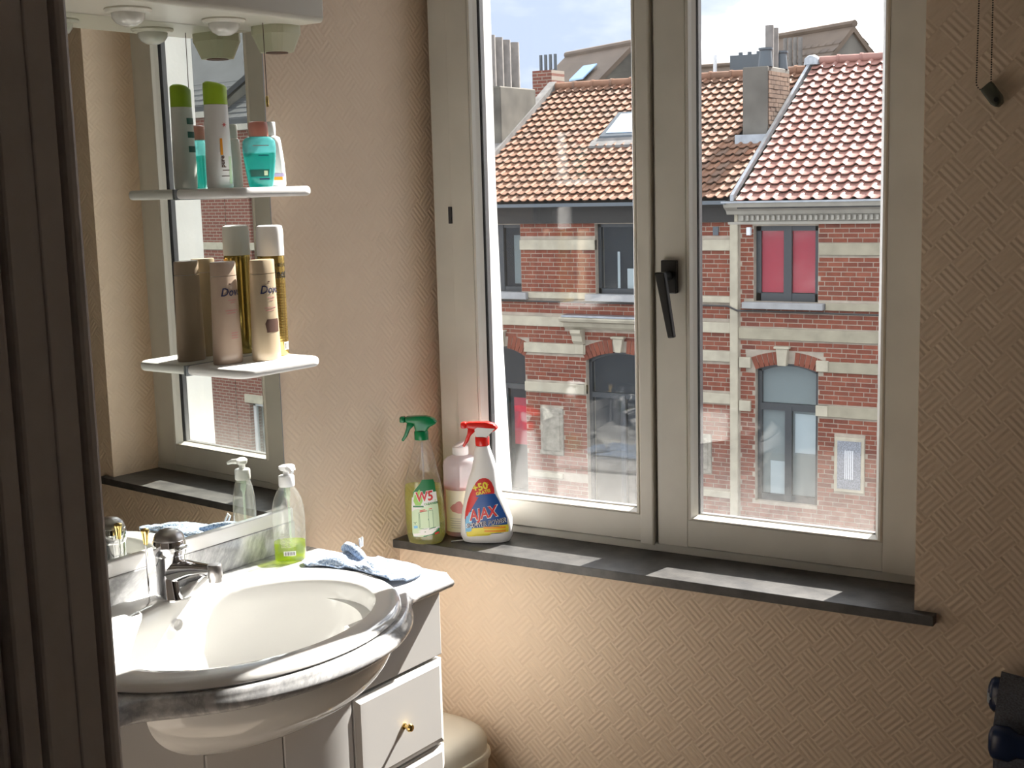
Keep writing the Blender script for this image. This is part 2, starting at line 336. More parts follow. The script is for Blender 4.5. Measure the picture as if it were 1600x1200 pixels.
# door jamb in the foreground
dj = thing('door_1', None, None, kind='structure')
def strip(name, x0, x1, y0, y1, mat='jamb_paint', bev=.004): return MB().box(x0, x1, y0, y1, 0, 2.12).build(name, mat, dj, bevel=bev)
strip('jamb', .70, .8655, YB+.012, YB+.074); strip('stop_bead', .70, .8715, YB+.077, YB+.092, bev=.005)
strip('inner_strip', .80, .8675, YB+.046, YB+.0735, bev=.002); strip('casing', .72, .862, YB-.014, YB+.009, bev=.004); strip('casing_edge', .70, .852, YB-.030, YB-.016, bev=.005)
strip('wall_liner', .50, .838, YB-.040, YB-.032, mat='hall_paint', bev=.001)

# ------------------------------------------------------------------ window
w = thing('window_1', None, None, kind='structure')
ZB = .863; ZG = .873; GY = .172; SO = .192
b = MB().box(.010, .062, FY+.006, .205, SILL, TOPZ); b.box(1.168, 1.24, FY+.012, .205, SILL, TOPZ); b.box(.010, 1.24, FY+.008, .205, SILL, .799); b.box(.010, 1.24, FY+.006, .205, TOPZ-.04, TOPZ)
b.build('window_frame', 'frame_white', w, bevel=.002)
def sash(x0, x1, xl, xr):
    b = MB().box(x0, xl, FY, SO, .800, TOPZ-.03); b.box(xr, x1, FY, SO, .800, TOPZ-.03)
    s_ = b.build('sash', 'frame_white', w, bevel=.0015)
    b = MB().box(xl, xr, FY+.0008, SO, .802, ZB).build('bottom_rail', 'frame_white', s_, bevel=.001)
    b = MB().box(xl, xr, FY, SO, TOPZ-.10, TOPZ-.03).build('top_rail', 'frame_white', s_, bevel=.001)
    g = .020; y0, y1 = FY+.003, GY-.006
    prof = [(0, y0), (.004, FY-.003), (.009, FY-.002), (.013, y0+.004), (g-.001, y1), (0, y1)]       # (distance towards the pane, y)
    bd = MB()
    Z1 = TOPZ-.10
    n = len(prof)
    rings = [[(xl+d, y, ZB+d*.55) for d, y in prof], [(xl+d, y, Z1-d) for d, y in prof], [(xr-d, y, Z1-d) for d, y in prof], [(xr-d, y, ZB+d*.55) for d, y in prof]]
    for i in range(4):
        bd.loft([rings[i], rings[(i+1) % 4]], True)
    bd.build('glazing_bead', 'bead_white', s_)
    gm = MB().box(xl+.018, xr-.018, GY-.004, GY-.001, ZG-.006, ZG+.001)
    gm.build('putty_line', 'grime', s_)
    k = MB().box(xl, xl+.0205, GY+.004, SO-.001, ZB, Z1); k.box(xr-.0205, xr, GY+.004, SO-.001, ZB, Z1); k.box(xl+.0205, xr-.0205, GY+.004, SO-.001, ZB, ZG+.001)
    k.build('gasket', 'gasket', s_)
    MB().box(xl+.012, xr-.012, GY, GY+.004, ZB+.002, Z1).build('glass_pane', 'window_glass', s_, fix=False)
    return s_
sash(.063, .585, .1217, .5512); sash(.5926, 1.170, .6645, 1.0959)
MB().box(.572, .606, FY+.012, SO-.004, .802, TOPZ-.05).build('gap_light_stop', 'frame_white', w)  # strip added behind the sash gap to stop sun leaking through
MB().box(.553, .587, FY-.011, FY, .797, TOPZ-.05).build('astragal', 'frame_white', w, bevel=.004)
MB().box(-.03, 1.242, -.024, FY+.06, SILL-.020, SILL).build('window_sill', 'slate', w, bevel=.0012)
hd = MB().box(.611, .647, FY-.013, FY, 1.366, 1.438).build('handle', 'black_plastic', w, bevel=.002)
MB().tube([(.629, FY-.010, 1.404), (.629, FY-.048, 1.404)], .0105, 10).build('handle_neck', 'black_plastic', hd, smooth=True)
MB().prism([(.617, 1.415), (.641, 1.415), (.662, 1.276), (.647, 1.274)], FY-.060, FY-.046, 'y').build('handle_lever', 'black_plastic', hd, bevel=.003)
MB().box(.058, .066, FY-.006, FY+.004, 1.52, 1.56).build('hinge_mark', 'gasket', w, bevel=.001)
tag(MB().tube([(.118, .02, SILL+.0012), (.168, .075, SILL+.0012)], .0011, 6).build('straw', 'print_white'), 'thin white thread lying on the slate sill between the spray bottles', 'thread')

# ------------------------------------------------------------------ mirror, canopy, shelves
mi = thing('bathroom_mirror', 'tall frameless wall mirror above the washbasin with white bottom ledge', 'mirror', ML)
MB().box(-.016, -.003, -1.26, -.383, .936, 1.9275).build('mirror_glass', 'mirror_silver', mi, fix=False)
MB().box(-.018, .006, -1.26, -.372, .908, .937).build('bottom_ledge', 'white_lacquer', mi, bevel=.002)
MB().box(-.018, -.0045, -.3825, -.3795, .937, 1.9275).build('edge_trim', 'zinc', mi)
ca = thing('mirror_light_canopy', 'white light canopy with round downlights over the mirror', 'light canopy', ML)
MB().prism([(-.018, 1.928), (.182, 1.928), (.186, 1.936), (.186, 2.10), (-.018, 2.10)], -1.26, -.398, 'y').build('canopy_body', 'canopy_white', ca, bevel=.003)
for v in (-.575, -.795, -1.03):
    ri = MB().lathe([(.040, 1.928), (.041, 1.925), (.037, 1.921), (.028, 1.920)], 28, (.098, v, 0)).build('downlight_ring', 'canopy_white', ca, smooth=True)
    MB().lathe([(.029, 1.921), (.028, 1.912), (.022, 1.904), (.012, 1.899), (.003, 1.898)], 24, (.098, v, 0)).build('downlight_lens', 'lens_glass', ri, smooth=True)
sk = MB().loft([ell(.044, .040, .082, -.425, 1.928, 3.2, 16), ell(.044, .040, .082, -.425, 1.912, 3.2, 16), ell(.042, .038, .082, -.425, 1.908, 3.2, 16), ell(.031, .028, .082, -.425, 1.878, 2.8, 16)]).build('socket_box', 'cream_plastic', ca, smooth=20)
MB().lathe([(.022, 1.8785), (.022, 1.8765), (.018, 1.8765)], 16, (.082, -.425, 0)).build('socket_opening', 'print_brown', sk)
MB().tube([(.107, -.484, 1.93), (.108, -.484, 1.79)], .0008, 6).build('pull_cord', 'print_brown', ca)
MB().lathe([(.0022, 1.770), (.003, 1.774), (.003, 1.788), (.0015, 1.791)], 10, (.108, -.484, 0)).build('cord_toggle', 'brass', ca, smooth=True)
SH1, SH2 = 1.277, 1.617
def shelf(zt, label):
    s_ = thing('mirror_shelf', label, 'shelf', ML @ T((0, 0, zt)), 'shelves fixed to the mirror')
    r = .035; pts = [(-.002, -.632), (-.002, -.405)]
    for cx, cy, a0 in ((.155-r, -.405-r, 90), (.155-r, -.632+r, 0)):
        for k in range(7): a = R(a0-15*k); pts.append((cx+r*math.cos(a), cy+r*math.sin(a)))
    MB().prism(pts, -.019, 0, 'z').build('shelf_board', 'white_plastic', s_, bevel=.0075, seg=4, smooth=50)
    MB().box(-.002, .0015, -.634, -.403, -.0205, -.0003).build('contact_shadow_strip', 'grey_plastic', s_)  # grey strip draws the contact shadow between shelf and mirror, no real fitting
shelf(SH1, 'white rounded plastic shelf on the mirror carrying the beige bottles and gold can')
shelf(SH2, 'white rounded plastic shelf on the mirror carrying the green-capped and turquoise bottles')

# ------------------------------------------------------------------ vanity
cab = thing('vanity_cabinet', 'white lacquered vanity cabinet with drawers under the marble washbasin top', 'cabinet', ML)
VF, VN = -.352, -1.25
MB().box(-.017, .372, VF-.018, VF, .09, .812).build('side_panel', 'white_lacquer', cab, bevel=.001)
MB().box(-.017, .372, VN, VN+.018, .09, .812).build('side_panel', 'white_lacquer', cab, bevel=.001)
MB().box(-.017, -.009, VN+.018, VF-.018, .09, .812).build('back_panel', 'white_lacquer', cab)
MB().box(-.009, .372, VN+.018, VF-.018, .09, .108).build('bottom_panel', 'white_lacquer', cab)
for v_ in (-.631, -.989): MB().box(-.009, .372, v_, v_+.016, .108, .640).build('partition', 'white_lacquer', cab)
MB().box(-.017, .33, VN+.02, VF-.02, 0, .09).build('plinth', 'white_lacquer', cab)
def front(name, v0, v1, z0, z1, knob=None):
    o = MB().box(.373, .388, v0, v1, z0, z1).build(name, 'white_lacquer', cab, bevel=.002)
    if knob:
        i = .003; g = .013
        MB().loft([[(.388, a, c) for a, c in ((v0+i, z0+i), (v1-i, z0+i), (v1-i, z1-i), (v0+i, z1-i))], [(.3925, a, c) for a, c in ((v0+g, z0+g), (v1-g, z0+g), (v1-g, z1-g), (v0+g, z1-g))]]).build('raised_panel', 'white_lacquer', o)
        kv, kz = knob
        k = MB().loft([[(.3905+x, kv+r*math.cos(2*math.pi*j/14), kz+r*math.sin(2*math.pi*j/14)) for j in range(14)] for r, x in ((.0065, .001), (.0065, .004), (.0035, .006), (.0035, .011), (.0075, .014), (.0085, .018), (.0065, .022), (.002, .0232))])
        k.build('knob', 'brass', o, smooth=True)
    return o
front('top_rail_panel', -.622, VF-.004, .678, .812)
for z0, z1 in ((.494, .672), (.310, .490), (.122, .306)):
    front('drawer', -.620, VF-.006, z0, z1, (-.486, (z0+z1)/2-.01))
    front('drawer', VN+.006, -.982, z0, z1, (-1.116, (z0+z1)/2-.01))
front('top_rail_panel', VN+.004, -.980, .678, .812)
front('door', -.800, -.626, .122, .70); front('door', -.976, -.804, .122, .70)
# marble top
def top_outline(off=0.0, zz=0):
    pts = []
    V0, V1, UF = -1.262, -.338, .414
    A, B = .287, .352; cu, cv = .28, -.80
    n = 90
    for i in range(n+1):
        v = V1+(V0-V1)*i/n; q = (v-cv)/B
        e = cu+A*math.sqrt(max(0, 1-q*q)) if abs(q) < 1 else -1
        k = .022           # smooth maximum gives the concave shoulder
        d = (e-UF)/k; u = UF+k*math.log(1+math.exp(max(-40, min(40, d))))
        pts.append((u+off, v))
    pts[0] = (pts[0][0], V1+off*.6); pts[-1] = (pts[-1][0], V0-off*.6)
    return [(-.017, V1+off*.6)]+pts+[(-.017, V0-off*.6)]
vt = thing('marble_countertop', 'grey-veined white marble vanity top with ogee edge and backsplash', 'countertop', ML)
rings = [[(u, v, z) for u, v in top_outline(o_)] for o_, z in ((-.020, .813), (-.012, .814), (-.004, .818), (-.001, .824), (-.002, .830), (-.007, .835), (-.010, .840), (-.013, .845), (-.018, .848))]
# hole for the bowl: top face as a ring
def ellipse(cu, cv, a, b_, z, n): return [(cu+a*math.cos(2*math.pi*j/n), cv+b_*math.sin(2*math.pi*j/n), z) for j in range(n)]
slab = MB().loft(rings, cap=False)
me = slab.mesh('marble_slab'); bm = bmesh.new(); bm.from_mesh(me)
def ring_fill(bm, z, outer):
    hole = [bm.verts.new(p) for p in ellipse(.28, -.80, .245, .31, z, 64)]
    ov = [v for v in bm.verts if abs(v.co.z-z) < 1e-5 and v not in hole]
    he = [bm.edges.new((hole[i], hole[(i+1) % 64])) for i in range(64)]
    oe = [e for e in bm.edges if all(abs(v.co.z-z) < 1e-5 for v in e.verts) and e not in he]
    bmesh.ops.triangle_fill(bm, edges=he+oe, use_beauty=True)
ring_fill(bm, .848, rings[-1]); ring_fill(bm, .813, rings[0])
bmesh.ops.recalc_face_normals(bm, faces=bm.faces); bm.to_mesh(me); bm.free()
link('marble_slab', me, 'marble', vt, 40)
MB().box(-.017, .009, -1.26, -.372, .848, .908).build('backsplash', 'marble', vt, bevel=.002)
# basin
wb = thing('washbasin', 'oval glossy white ceramic washbasin set into the marble top', 'washbasin', ML)
n = 72
def er(k, z, inner):     # blend between the outer rim ellipse and the bowl
    return None
prof_out = [(.20, .25, .828), (.245, .310, .846), (.262, .327, .848), (.266, .331, .852), (.264, .329, .859), (.257, .322, .864), (.245, .310, .866)]
rg = [ellipse(.28, -.80, a, b_, z, n) for a, b_, z in prof_out]
inn = [(.285, -.798, .222, .285, .866), (.295, -.796, .206, .268, .8655), (.302, -.794, .198, .259, .862), (.304, -.794, .194, .254, .855), (.304, -.794, .190, .250, .830), (.303, -.795, .183, .241, .795),
       (.302, -.796, .172, .225, .755), (.300, -.797, .152, .198, .720), (.298, -.798, .118, .152, .695), (.297, -.80, .07, .088, .682), (.297, -.80, .030, .032, .678), (.297, -.80, .022, .022, .676)]
rg += [ellipse(*q, n) for q in inn]
MB().loft(rg+[ellipse(.297, -.80, .003, .003, .676, n)], False).build('basin_rim', 'ceramic', wb, smooth=50)
# outer belly below the marble
bel = [(.28, -.80, .250, .315, .828), (.28, -.80, .256, .319, .815)]
for i in range(1, 17):
    t_ = i/16*.97; k_ = (1-t_**2.3)**.5; bel.append((.28-.045*t_*t_, -.80, .256*k_, .319*k_, .815-.163*t_))
MB().loft([ellipse(*q, n) for q in bel]+[ellipse(.236, -.80, .004, .004, .6555, n)], False).build('basin_belly', 'ceramic', wb, smooth=50)
dr = MB().lathe([(.021, .6765), (.021, .6795), (.012, .6815), (.002, .6815)], 20, (.297, -.80, 0)).build('drain_cap', 'chrome', wb, smooth=True)
MB().loft([[(.118+x, -.795+r*math.cos(2*math.pi*j/16), .822+r*math.sin(2*math.pi*j/16)) for j in range(16)] for r, x in ((.011, -.004), (.011, .004), (.007, .005))]).build('overflow_ring', 'chrome', wb, smooth=True)

# tap
tp = thing('basin_tap', 'chrome single-lever basin mixer tap with satin domed top', 'tap', at_wall(.086, -.772, .8635))
sec = [(0, .034, .031, .002), (.004, .034, .031, .002), (.018, .030, .0275, -.001), (.045, .0265, .025, -.004), (.070, .0265, .0255, -.004), (.084, .0275, .0265, -.003)]
MB().loft([ell(a, d, x, 0, z, 2.3, 28) for z, a, d, x in sec]).build('tap_body', 'chrome', tp, smooth=50)
sp = [((.004, 0, .048), .024, .024), ((.03, 0, .057), .019, .020), ((.060, 0, .064), .0135, .0165), ((.090, 0, .068), .0105, .0140), ((.112, 0, .070), .0095, .0130), ((.124, 0, .0705), .0088, .0120)]
rings = []
for (x, y, z), hz, hy in sp: rings.append([(x, y+hy*math.copysign(abs(math.cos(a))**.8, math.cos(a)), z+hz*math.copysign(abs(math.sin(a))**.8, math.sin(a))) for a in [2*math.pi*j/18 for j in range(18)]])
MB().loft(rings).build('spout', 'chrome', tp, smooth=50)
MB().prism([(.0, .002), (.036, .003), (.056, .014), (.078, .036), (.102, .058), (.080, .062), (.050, .048), (.02, .036)], -.012, .012, 'y').build('spout_web', 'chrome', tp, bevel=.004, smooth=40)
MB().lathe([(.0120, .048), (.0120, .054), (.0135, .057), (.0135, .078), (.0115, .0805), (.003, .081)], 20, (.118, 0, 0)).build('aerator', 'satin_metal', tp, smooth=40)
MB().lathe([(.0265, .080), (.0295, .084), (.0305, .096), (.0305, .106), (.0295, .110), (.024, .112)], 30, (-.003, 0, 0)).build('lever_collar', 'chrome', tp, smooth=40)
MB().lathe([(.0285, .1105), (.0285, .113), (.0255, .121), (.018, .1275), (.009, .1305), (.001, .131)], 30, (-.003, 0, 0)).build('lever_dome', 'satin_metal', tp, smooth=60)
MB().prism([(-.024, .096), (.024, .092), (.040, .097), (.042, .102), (.024, .104), (-.024, .106)], -.012, .012, 'y').build('lever_arm', 'chrome', tp, bevel=.003, smooth=40)
pk = MB().tube([(-.050, -.016, -.002), (-.050, -.016, .098)], .0022, 8).build('popup_rod', 'chrome', tp, smooth=True)
MB().lathe([(.004, .098), (.0045, .102), (.0065, .118), (.0080, .124), (.0075, .127), (.003, .129)], 12, (-.050, -.016, 0)).build('popup_knob', 'brass', pk, smooth=30)

# ------------------------------------------------------------------ things on the vanity
def patch_part(body, rows, mat, name, parent, eps=.0004, nc=10): return body.patch(rows, nc, eps).build(name, mat, parent, fix=False, smooth=40)
def text_part(body, s, size, x, z, mat, parent, eps=.0008, name='lettering', **k):
    return text_on(lambda a, c: body.front(a, c, eps), s, size, x, z, **k).build(name, mat, parent, fix=False)
# pump soap
ps = thing('soap_dispenser', 'clear pump bottle with green liquid soap behind the tap', 'soap bottle', at_wall(.062, -.442, .8485, 42))
sb = Body([(0, .0300, .0215, 0, 2.4), (.003, .0325, .0235, 0, 2.4), (.03, .0332, .024, 0, 2.4), (.06, .0338, .0245, 0, 2.4), (.095, .0338, .0245, 0, 2.3), (.115, .032, .0235, 0, 2.2), (.132, .028, .021, 0, 2.1), (.145, .022, .0185, 0, 2), (.153, .0165, .0155, 0, 2), (.157, .0135, .0135, 0, 2)])
sb.mb().build('bottle_body', 'clear_plastic', ps, smooth=60); sb.mb(inset=.0014, z0=.002, z1=.040).build('liquid_soap', 'soap_liquid', ps, smooth=60)
MB().lathe([(.0160, .157), (.0165, .159), (.0165, .177), (.0155, .179), (.006, .1795)], 24).build('pump_collar', 'white_plastic', ps, smooth=40)
MB().tube([(0, 0, .179), (0, 0, .192)], .0065, 12).build('pump_stem', 'white_plastic', ps, smooth=True)
MB().loft([ell(.0155, .010, .004, 0, .190, 2.2, 20), ell(.017, .0115, .002, 0, .194, 2.2, 20), ell(.0165, .0115, .002, 0, .199, 2.2, 20), ell(.012, .008, .004, 0, .2015, 2.2, 20)]).build('pump_head', 'white_plastic', ps, smooth=50)
MB().tube([(.003, -.006, .1955), (.010, -.021, .1945), (.0145, -.030, .191)], [.0062, .0050, .0036], 10).build('pump_nozzle', 'white_plastic', ps, smooth=True)
MB().tube([(0, 0, .157), (0, 0, .135), (.002, 0, .128), (.003, 0, .012)], [.0068, .0064, .0024, .0024], 10).build('dip_tube', 'clear_green', ps, smooth=True)
patch_part(sb, [(.014, -.012, .013), (.024, -.012, .013)], 'print_white', 'barcode_label', ps)
bars = MB()
for i in range(11):
    x = -.0095+i*.00195; bars.add([sb.front(x, .0155, .0008), sb.front(x+(.0006+.0006*(i % 3 == 0)), .0155, .0008), sb.front(x+(.0006+.0006*(i % 3 == 0)), .0225, .0008), sb.front(x, .0225, .0008)], [(0,1,2,3)])
bars.build('barcode', 'print_black', ps, fix=False)
ln = MB()
for i in range(9):
    z = .032+i*.0034
    for x0, x1 in ((-.017, -.006), (-.0045, .004)):
        ln.add([sb.front(x0, z, .0006), sb.front(x1-.002*(i % 3), z, .0006), sb.front(x1-.002*(i % 3), z+.0009, .0006), sb.front(x0, z+.0009, .0006)], [(0,1,2,3)])
ln.build('fine_print', 'print_grey', ps, fix=False)

# wash mitt
wm = thing('wash_mitt', 'crumpled pale blue terry wash mitt drying on the basin rim', 'wash mitt', ML)
out = [(.110,-.455),(.110,-.422),(.128,-.396),(.151,-.378),(.192,-.374),(.254,-.366),(.312,-.355),(.356,-.371),(.378,-.404),(.380,-.447),(.366,-.478),(.340,-.487),(.284,-.478),(.204,-.466),(.152,-.472)]
def cat(P, k):       # closed Catmull-Rom
    o_ = []; n_ = len(P)
    for i in range(n_):
        a, b_, c, d = [Vector(P[(i+j-1) % n_]) for j in range(4)]
        for s_ in range(k):
            t_ = s_/k; o_.append(.5*((2*b_)+(-a+c)*t_+(2*a-5*b_+4*c-d)*t_*t_+(-a+3*b_-3*c+d)*t_**3))
    return o_
sm = cat(out, 4); ce = Vector((.25, -.423))
def nzf(x, y): return math.sin(x*61+y*37)*.5+math.sin(x*23-y*71+1.3)*.35+math.sin(x*131+y*117)*.2
def hgt(p, k):
    base = .8665 if ((p[0]-.28)/.266)**2+((p[1]+.80)/.331)**2 < 1.02 else (.8505 if ((p[0]-.28)/.29)**2+((p[1]+.80)/.36)**2 > 1.06 else .858)
    return base+.011*(1-k**5)+.0065*nzf(p[0], p[1])*(1-k**3)+.0028*math.sin(p[0]*190+p[1]*90)*math.sin(p[1]*170-p[0]*60)*(1-k**4)+.005
ks = [1.0, 1.015, 1.0, .95, .85, .7, .52, .33, .15]
rings = []
for i, k in enumerate(ks):
    rg_ = []
    for q in sm:
        p = ce+(q-ce)*k; z = hgt(p, min(1, k))
        if i == 0: z = hgt(p, 1)-.0035
        rg_.append((p.x, p.y, z+(0 if i else 0)))
    rings.append(rg_)
MB().loft(rings, True).build('mitt_body', 'terry', wm, smooth=70)
MB().tube([(.148, -.371, .866), (.160, -.373, .872), (.184, -.382, .873), (.215, -.396, .869), (.245, -.410, .864)], [.008, .0115, .0115, .010, .005], 12).build('mitt_thumb', 'terry', wm, smooth=70)
MB().tube([(.196, -.372, .876), (.190, -.368, .893), (.197, -.368, .897), (.202, -.374, .880)], .0022, 8).build('hanging_loop', 'print_white', wm, smooth=True)

# ------------------------------------------------------------------ bottles on the lower shelf
def beige_bottle(u, v, rot, mat, label, dark):
    t = thing('lotion_bottle', label, 'bottle', at_wall(u, v, SH1, rot), 'beige bottles on the lower shelf')
    B = Body([(0, .031, .0175, 0, 2.3), (.003, .0325, .019, 0, 2.3), (.02, .0325, .019, .0, 2.3), (.07, .0310, .0185, 0, 2.3), (.12, .0295, .0175, 0, 2.3), (.165, .0285, .0165, 0, 2.3), (.171, .0285, .0165, 0, 2.3)])
    B.mb().build('bottle_body', mat, t, smooth=50)
    C = Body([(.1722, .0282, .0164, 0, 2.3), (.196, .0278, .0160, 0, 2.3), (.199, .0268, .0152, 0, 2.3)]); C.mb().build('flip_cap', mat, t, smooth=50)
    text_part(B, 'Dove', .0225, .003, .140, 'print_navy', t, shear=.25, bold=.0003)
    patch_part(B, [(.1545, -.003, .003), (.1575, -.002, .002)], 'print_brown', 'emblem', t)
    for z, a, b_ in ((.124, -.006, .014), (.119, -.001, .010), (.104, -.014, .016), (.099, -.012, .010)):
        patch_part(B, [(z, a, b_), (z+.0014, a, b_)], 'print_rose', 'fine_print', t)
    if dark:
        patch_part(B, [(.056, -.012, .021), (.060, -.012, .021), (.074, -.015, .022), (.082, -.010, .020)], 'print_brown', 'colour_panel', t)
    else:
        for z in (.060, .055, .050): patch_part(B, [(z, -.004, .013), (z+.0014, -.004, .013)], 'print_rose', 'fine_print', t)
beige_bottle(.050, -.570, 88, 'dove_rose', 'beige lotion bottle nearest the camera on the lower mirror shelf, without dark panel', False)
beige_bottle(.083, -.498, 88, 'dove_beige', 'beige lotion bottle with a dark brown panel on the lower mirror shelf', True)
t = thing('hairspray_can', 'tall gold hairspray can with white cap on the lower mirror shelf', 'spray can', at_wall(.046, -.437, SH1, 80))
B = Body([(0, .0255, .0255, 0, 2), (.003, .0270, .0270, 0, 2), (.197, .0270, .0270, 0, 2), (.203, .0262, .0262, 0, 2)])
B.mb().build('can_body', 'gold', t, smooth=40); MB().lathe([(.0272, .203), (.0272, .252), (.0255, .262), (.020, .264), (.001, .2645)], 28).build('cap', 'white_plastic', t, smooth=40)
text_part(B, 'Elnett', .025, .003, .166, 'print_black', t, bold=.0003, sx=.8); text_part(B, "L'ORÉAL", .0105, .003, .184, 'print_black', t)
for i in range(22): patch_part(B, [(.030+i*.0055, -.014, .018-(i % 4)*.002), (.0312+i*.0055, -.014, .018-(i % 4)*.002)], 'gold_dark', 'fine_print', t, nc=6)
patch_part(B, [(.012, .003, .018), (.028, .003, .018)], 'print_white', 'barcode_label', t)
for i in range(8): patch_part(B, [(.0135, .0045+i*.0016, .0052+i*.0016), (.0265, .0045+i*.0016, .0052+i*.0016)], 'print_black', 'barcode_bar', t, eps=.0008, nc=1)
patch_part(Body([(z, a, b_, c, n_) for z, a, b_, c, n_ in B.s]), [(.186, -.027*.98, -.018), (.196, -.027*.98, -.018)], 'print_orange', 'price_sticker', t, eps=.0006)

# ------------------------------------------------------------------ bottles on the upper shelf
t = thing('shampoo_bottle', 'tall white shampoo bottle with slanted lime green cap on the upper shelf', 'bottle', at_wall(.046, -.560, SH2, 70))
B = Body([(0, .0235, .019, 0, 2.3), (.003, .0250, .0205, 0, 2.3), (.05, .0250, .0205, 0, 2.3), (.11, .0235, .0195, 0, 2.3), (.158, .0225, .0185, 0, 2.3)])
B.mb().build('bottle_body', 'white_plastic', t, smooth=50)
rg = [ell(.0226, .0186, 0, 0, .1585, 2.3), ell(.0226, .0186, 0, 0, .190, 2.3)]
rg.append([(x, y, .1945-(.18*x)) for x, y, z in ell(.0222, .0182, 0, 0, 0, 2.3)]); rg.append([(x, y, .198-(.2*x)) for x, y, z in ell(.018, .0145, 0, 0, 0, 2.3)])
MB().loft(rg).build('slanted_cap', 'lime_cap', t, smooth=50)
text_part(B, 'pure', .012, -.001, .050, 'print_brown', t, rot=90, bold=.0003); patch_part(B, [(.063, -.004, .001), (.094, -.004, .001)], 'print_orange', 'colour_print', t, nc=3)
patch_part(B, [(.033, -.002, .014), (.0345, -.002, .014)], 'print_brown', 'fine_print', t); patch_part(B, [(.022, -.004, .013), (.0235, -.004, .013)], 'print_brown', 'fine_print', t)
patch_part(B, [(.008, .012, .019), (.06, .012, .019)], 'print_mint', 'colour_stripe', t, nc=4)
fl = MB()
for k in range(6):
    a = 2*math.pi*k/6; c_ = [(.007+.001*math.cos(a+d)*1, .1195+.001*math.sin(a+d)) for d in (1.2, -1.2)]; tip = (.007+.0062*math.cos(a), .1195+.0062*math.sin(a))
    fl.add([B.front(*c_[0], .0007), B.front(*c_[1], .0007), B.front(*tip, .0007)], [(0,1,2)])
fl.build('flower_print', 'print_red', t, fix=False)
for k, z in enumerate((.125, .099, .071)):                # printed blocks on the back of the bottle, seen in the mirror
    bb = MB(); rws = [z, z+.012]; vs = [B.front(-.013+.026*j/6, r_, .0005, side=1) for r_ in rws for j in range(7)]
    bb.add(vs, [(j, j+1, j+8, j+7) for j in range(6)]); bb.build('back_panel', 'print_teal', t, fix=False)
t = thing('toner_bottle', 'small turquoise two-tone bottle with pink cap on the upper shelf', 'bottle', at_wall(.084, -.489, SH2, 52))
B = Body([(0, .0215, .0125, 0, 2.6), (.003, .0235, .014, 0, 2.6), (.02, .0265, .0155, 0, 2.6), (.05, .0305, .0165, 0, 2.6), (.075, .0325, .017, 0, 2.6), (.088, .0315, .0165, 0, 2.5), (.094, .027, .0155, 0, 2.3), (.097, .020, .014, 0, 2.1)])
B.mb().build('bottle_body', 'aqua_plastic', t, smooth=50); B.mb(inset=.0012, z0=.001, z1=.066).build('liquid', 'aqua_liquid', t, smooth=50)
MB().lathe([(.0185, .0972), (.0190, .099), (.0190, .118), (.0175, .1245), (.010, .1265), (.001, .1268)], 26, sy=.8).build('cap', 'pink_cap', t, smooth=45)
patch_part(B, [(.020, -.020, .014), (.034, -.022, .016)], 'print_teal', 'dark_panel', t); patch_part(B, [(.079, -.014, .017), (.0805, -.014, .017)], 'print_rose', 'fine_print', t)
for z in (.014, .0155, .060): patch_part(B, [(z, -.004, .016), (z+.0016, -.004, .016)], 'print_navy', 'fine_print', t)
patch_part(B, [(.0225, .0055, .0125), (.0315, .0055, .0125)], 'print_mint', 'emblem', t, eps=.001, nc=3)
t = thing('body_milk_bottle', 'white tapered bottle behind the turquoise bottle on the upper shelf', 'bottle', at_wall(.052, -.428, SH2, 52))
B = Body([(0, .0265, .0165, 0, 2.3), (.004, .0285, .018, 0, 2.3), (.02, .0285, .018, 0, 2.3), (.05, .0265, .0175, 0, 2.3), (.085, .0225, .016, 0, 2.2), (.097, .0205, .0155, 0, 2.1), (.1005, .014, .012, 0, 2)])
B.mb().build('bottle_body', 'white_plastic', t, smooth=50); MB().lathe([(.0120, .1006), (.0125, .102), (.0125, .126), (.0115, .128), (.001, .1283)], 22).build('cap', 'white_plastic', t, smooth=40)
patch_part(B, [(.020, -.004, .024), (.0265, -.004, .0235)], 'print_lilac', 'lilac_stripe', t); patch_part(B, [(.013, -.002, .020), (.0195, -.002, .020)], 'print_orange', 'orange_stripe', t)

# ------------------------------------------------------------------ bottles on the sill
KX = .000341*1.03
def secs(tab, cx, base, dep): return [((base-y)*KX, (r-l)/2*KX, d, ((l+r)/2-cx)*KX, n_) for (y, l, r), (d, n_) in zip(tab, dep)]
def trigger_head(t, z, mat, cx=0, nozmat=None, white=None, kx=1.0):
    MB().lathe([(.0155, z), (.0165, z+.002), (.0165, z+.019), (.0150, z+.021)], 24, (cx, 0, 0)).build('collar', mat, t, smooth=40)
    P = lambda pts: [(cx+a*kx, z+b_) for a, b_ in pts]
    MB().prism(P([(-.013, .019), (.013, .019), (.020, .030), (.036, .038), (.037, .043), (.030, .051), (.012, .056), (-.012, .056), (-.036, .055), (-.036, .041), (-.016, .039)]), -.0115, .0115, 'y').build('spray_head', mat, t, bevel=.004, seg=3, smooth=50)
    MB().prism(P([(-.0365, .0405), (-.049, .0415), (-.049, .0545), (-.0365, .0555)]), -.0095, .0095, 'y').build('nozzle', nozmat or mat, t, bevel=.0025, smooth=50)
    MB().prism(P([(-.019, .041), (-.032, .041), (-.034, .028), (-.040, .012), (-.047, -.001), (-.042, -.0035), (-.033, .008), (-.026, .024), (-.016, .033)]), -.0075, .0075, 'y').build('trigger', mat, t, bevel=.002, smooth=50)
    if white:
        for y in (-.0122, .0118): MB().prism(P([(-.012, .022), (.012, .0205), (.026, .035), (.032, .041), (-.010, .044), (-.016, .039)]), y, y+.0004, 'y').build('pale_inlay', white, t)
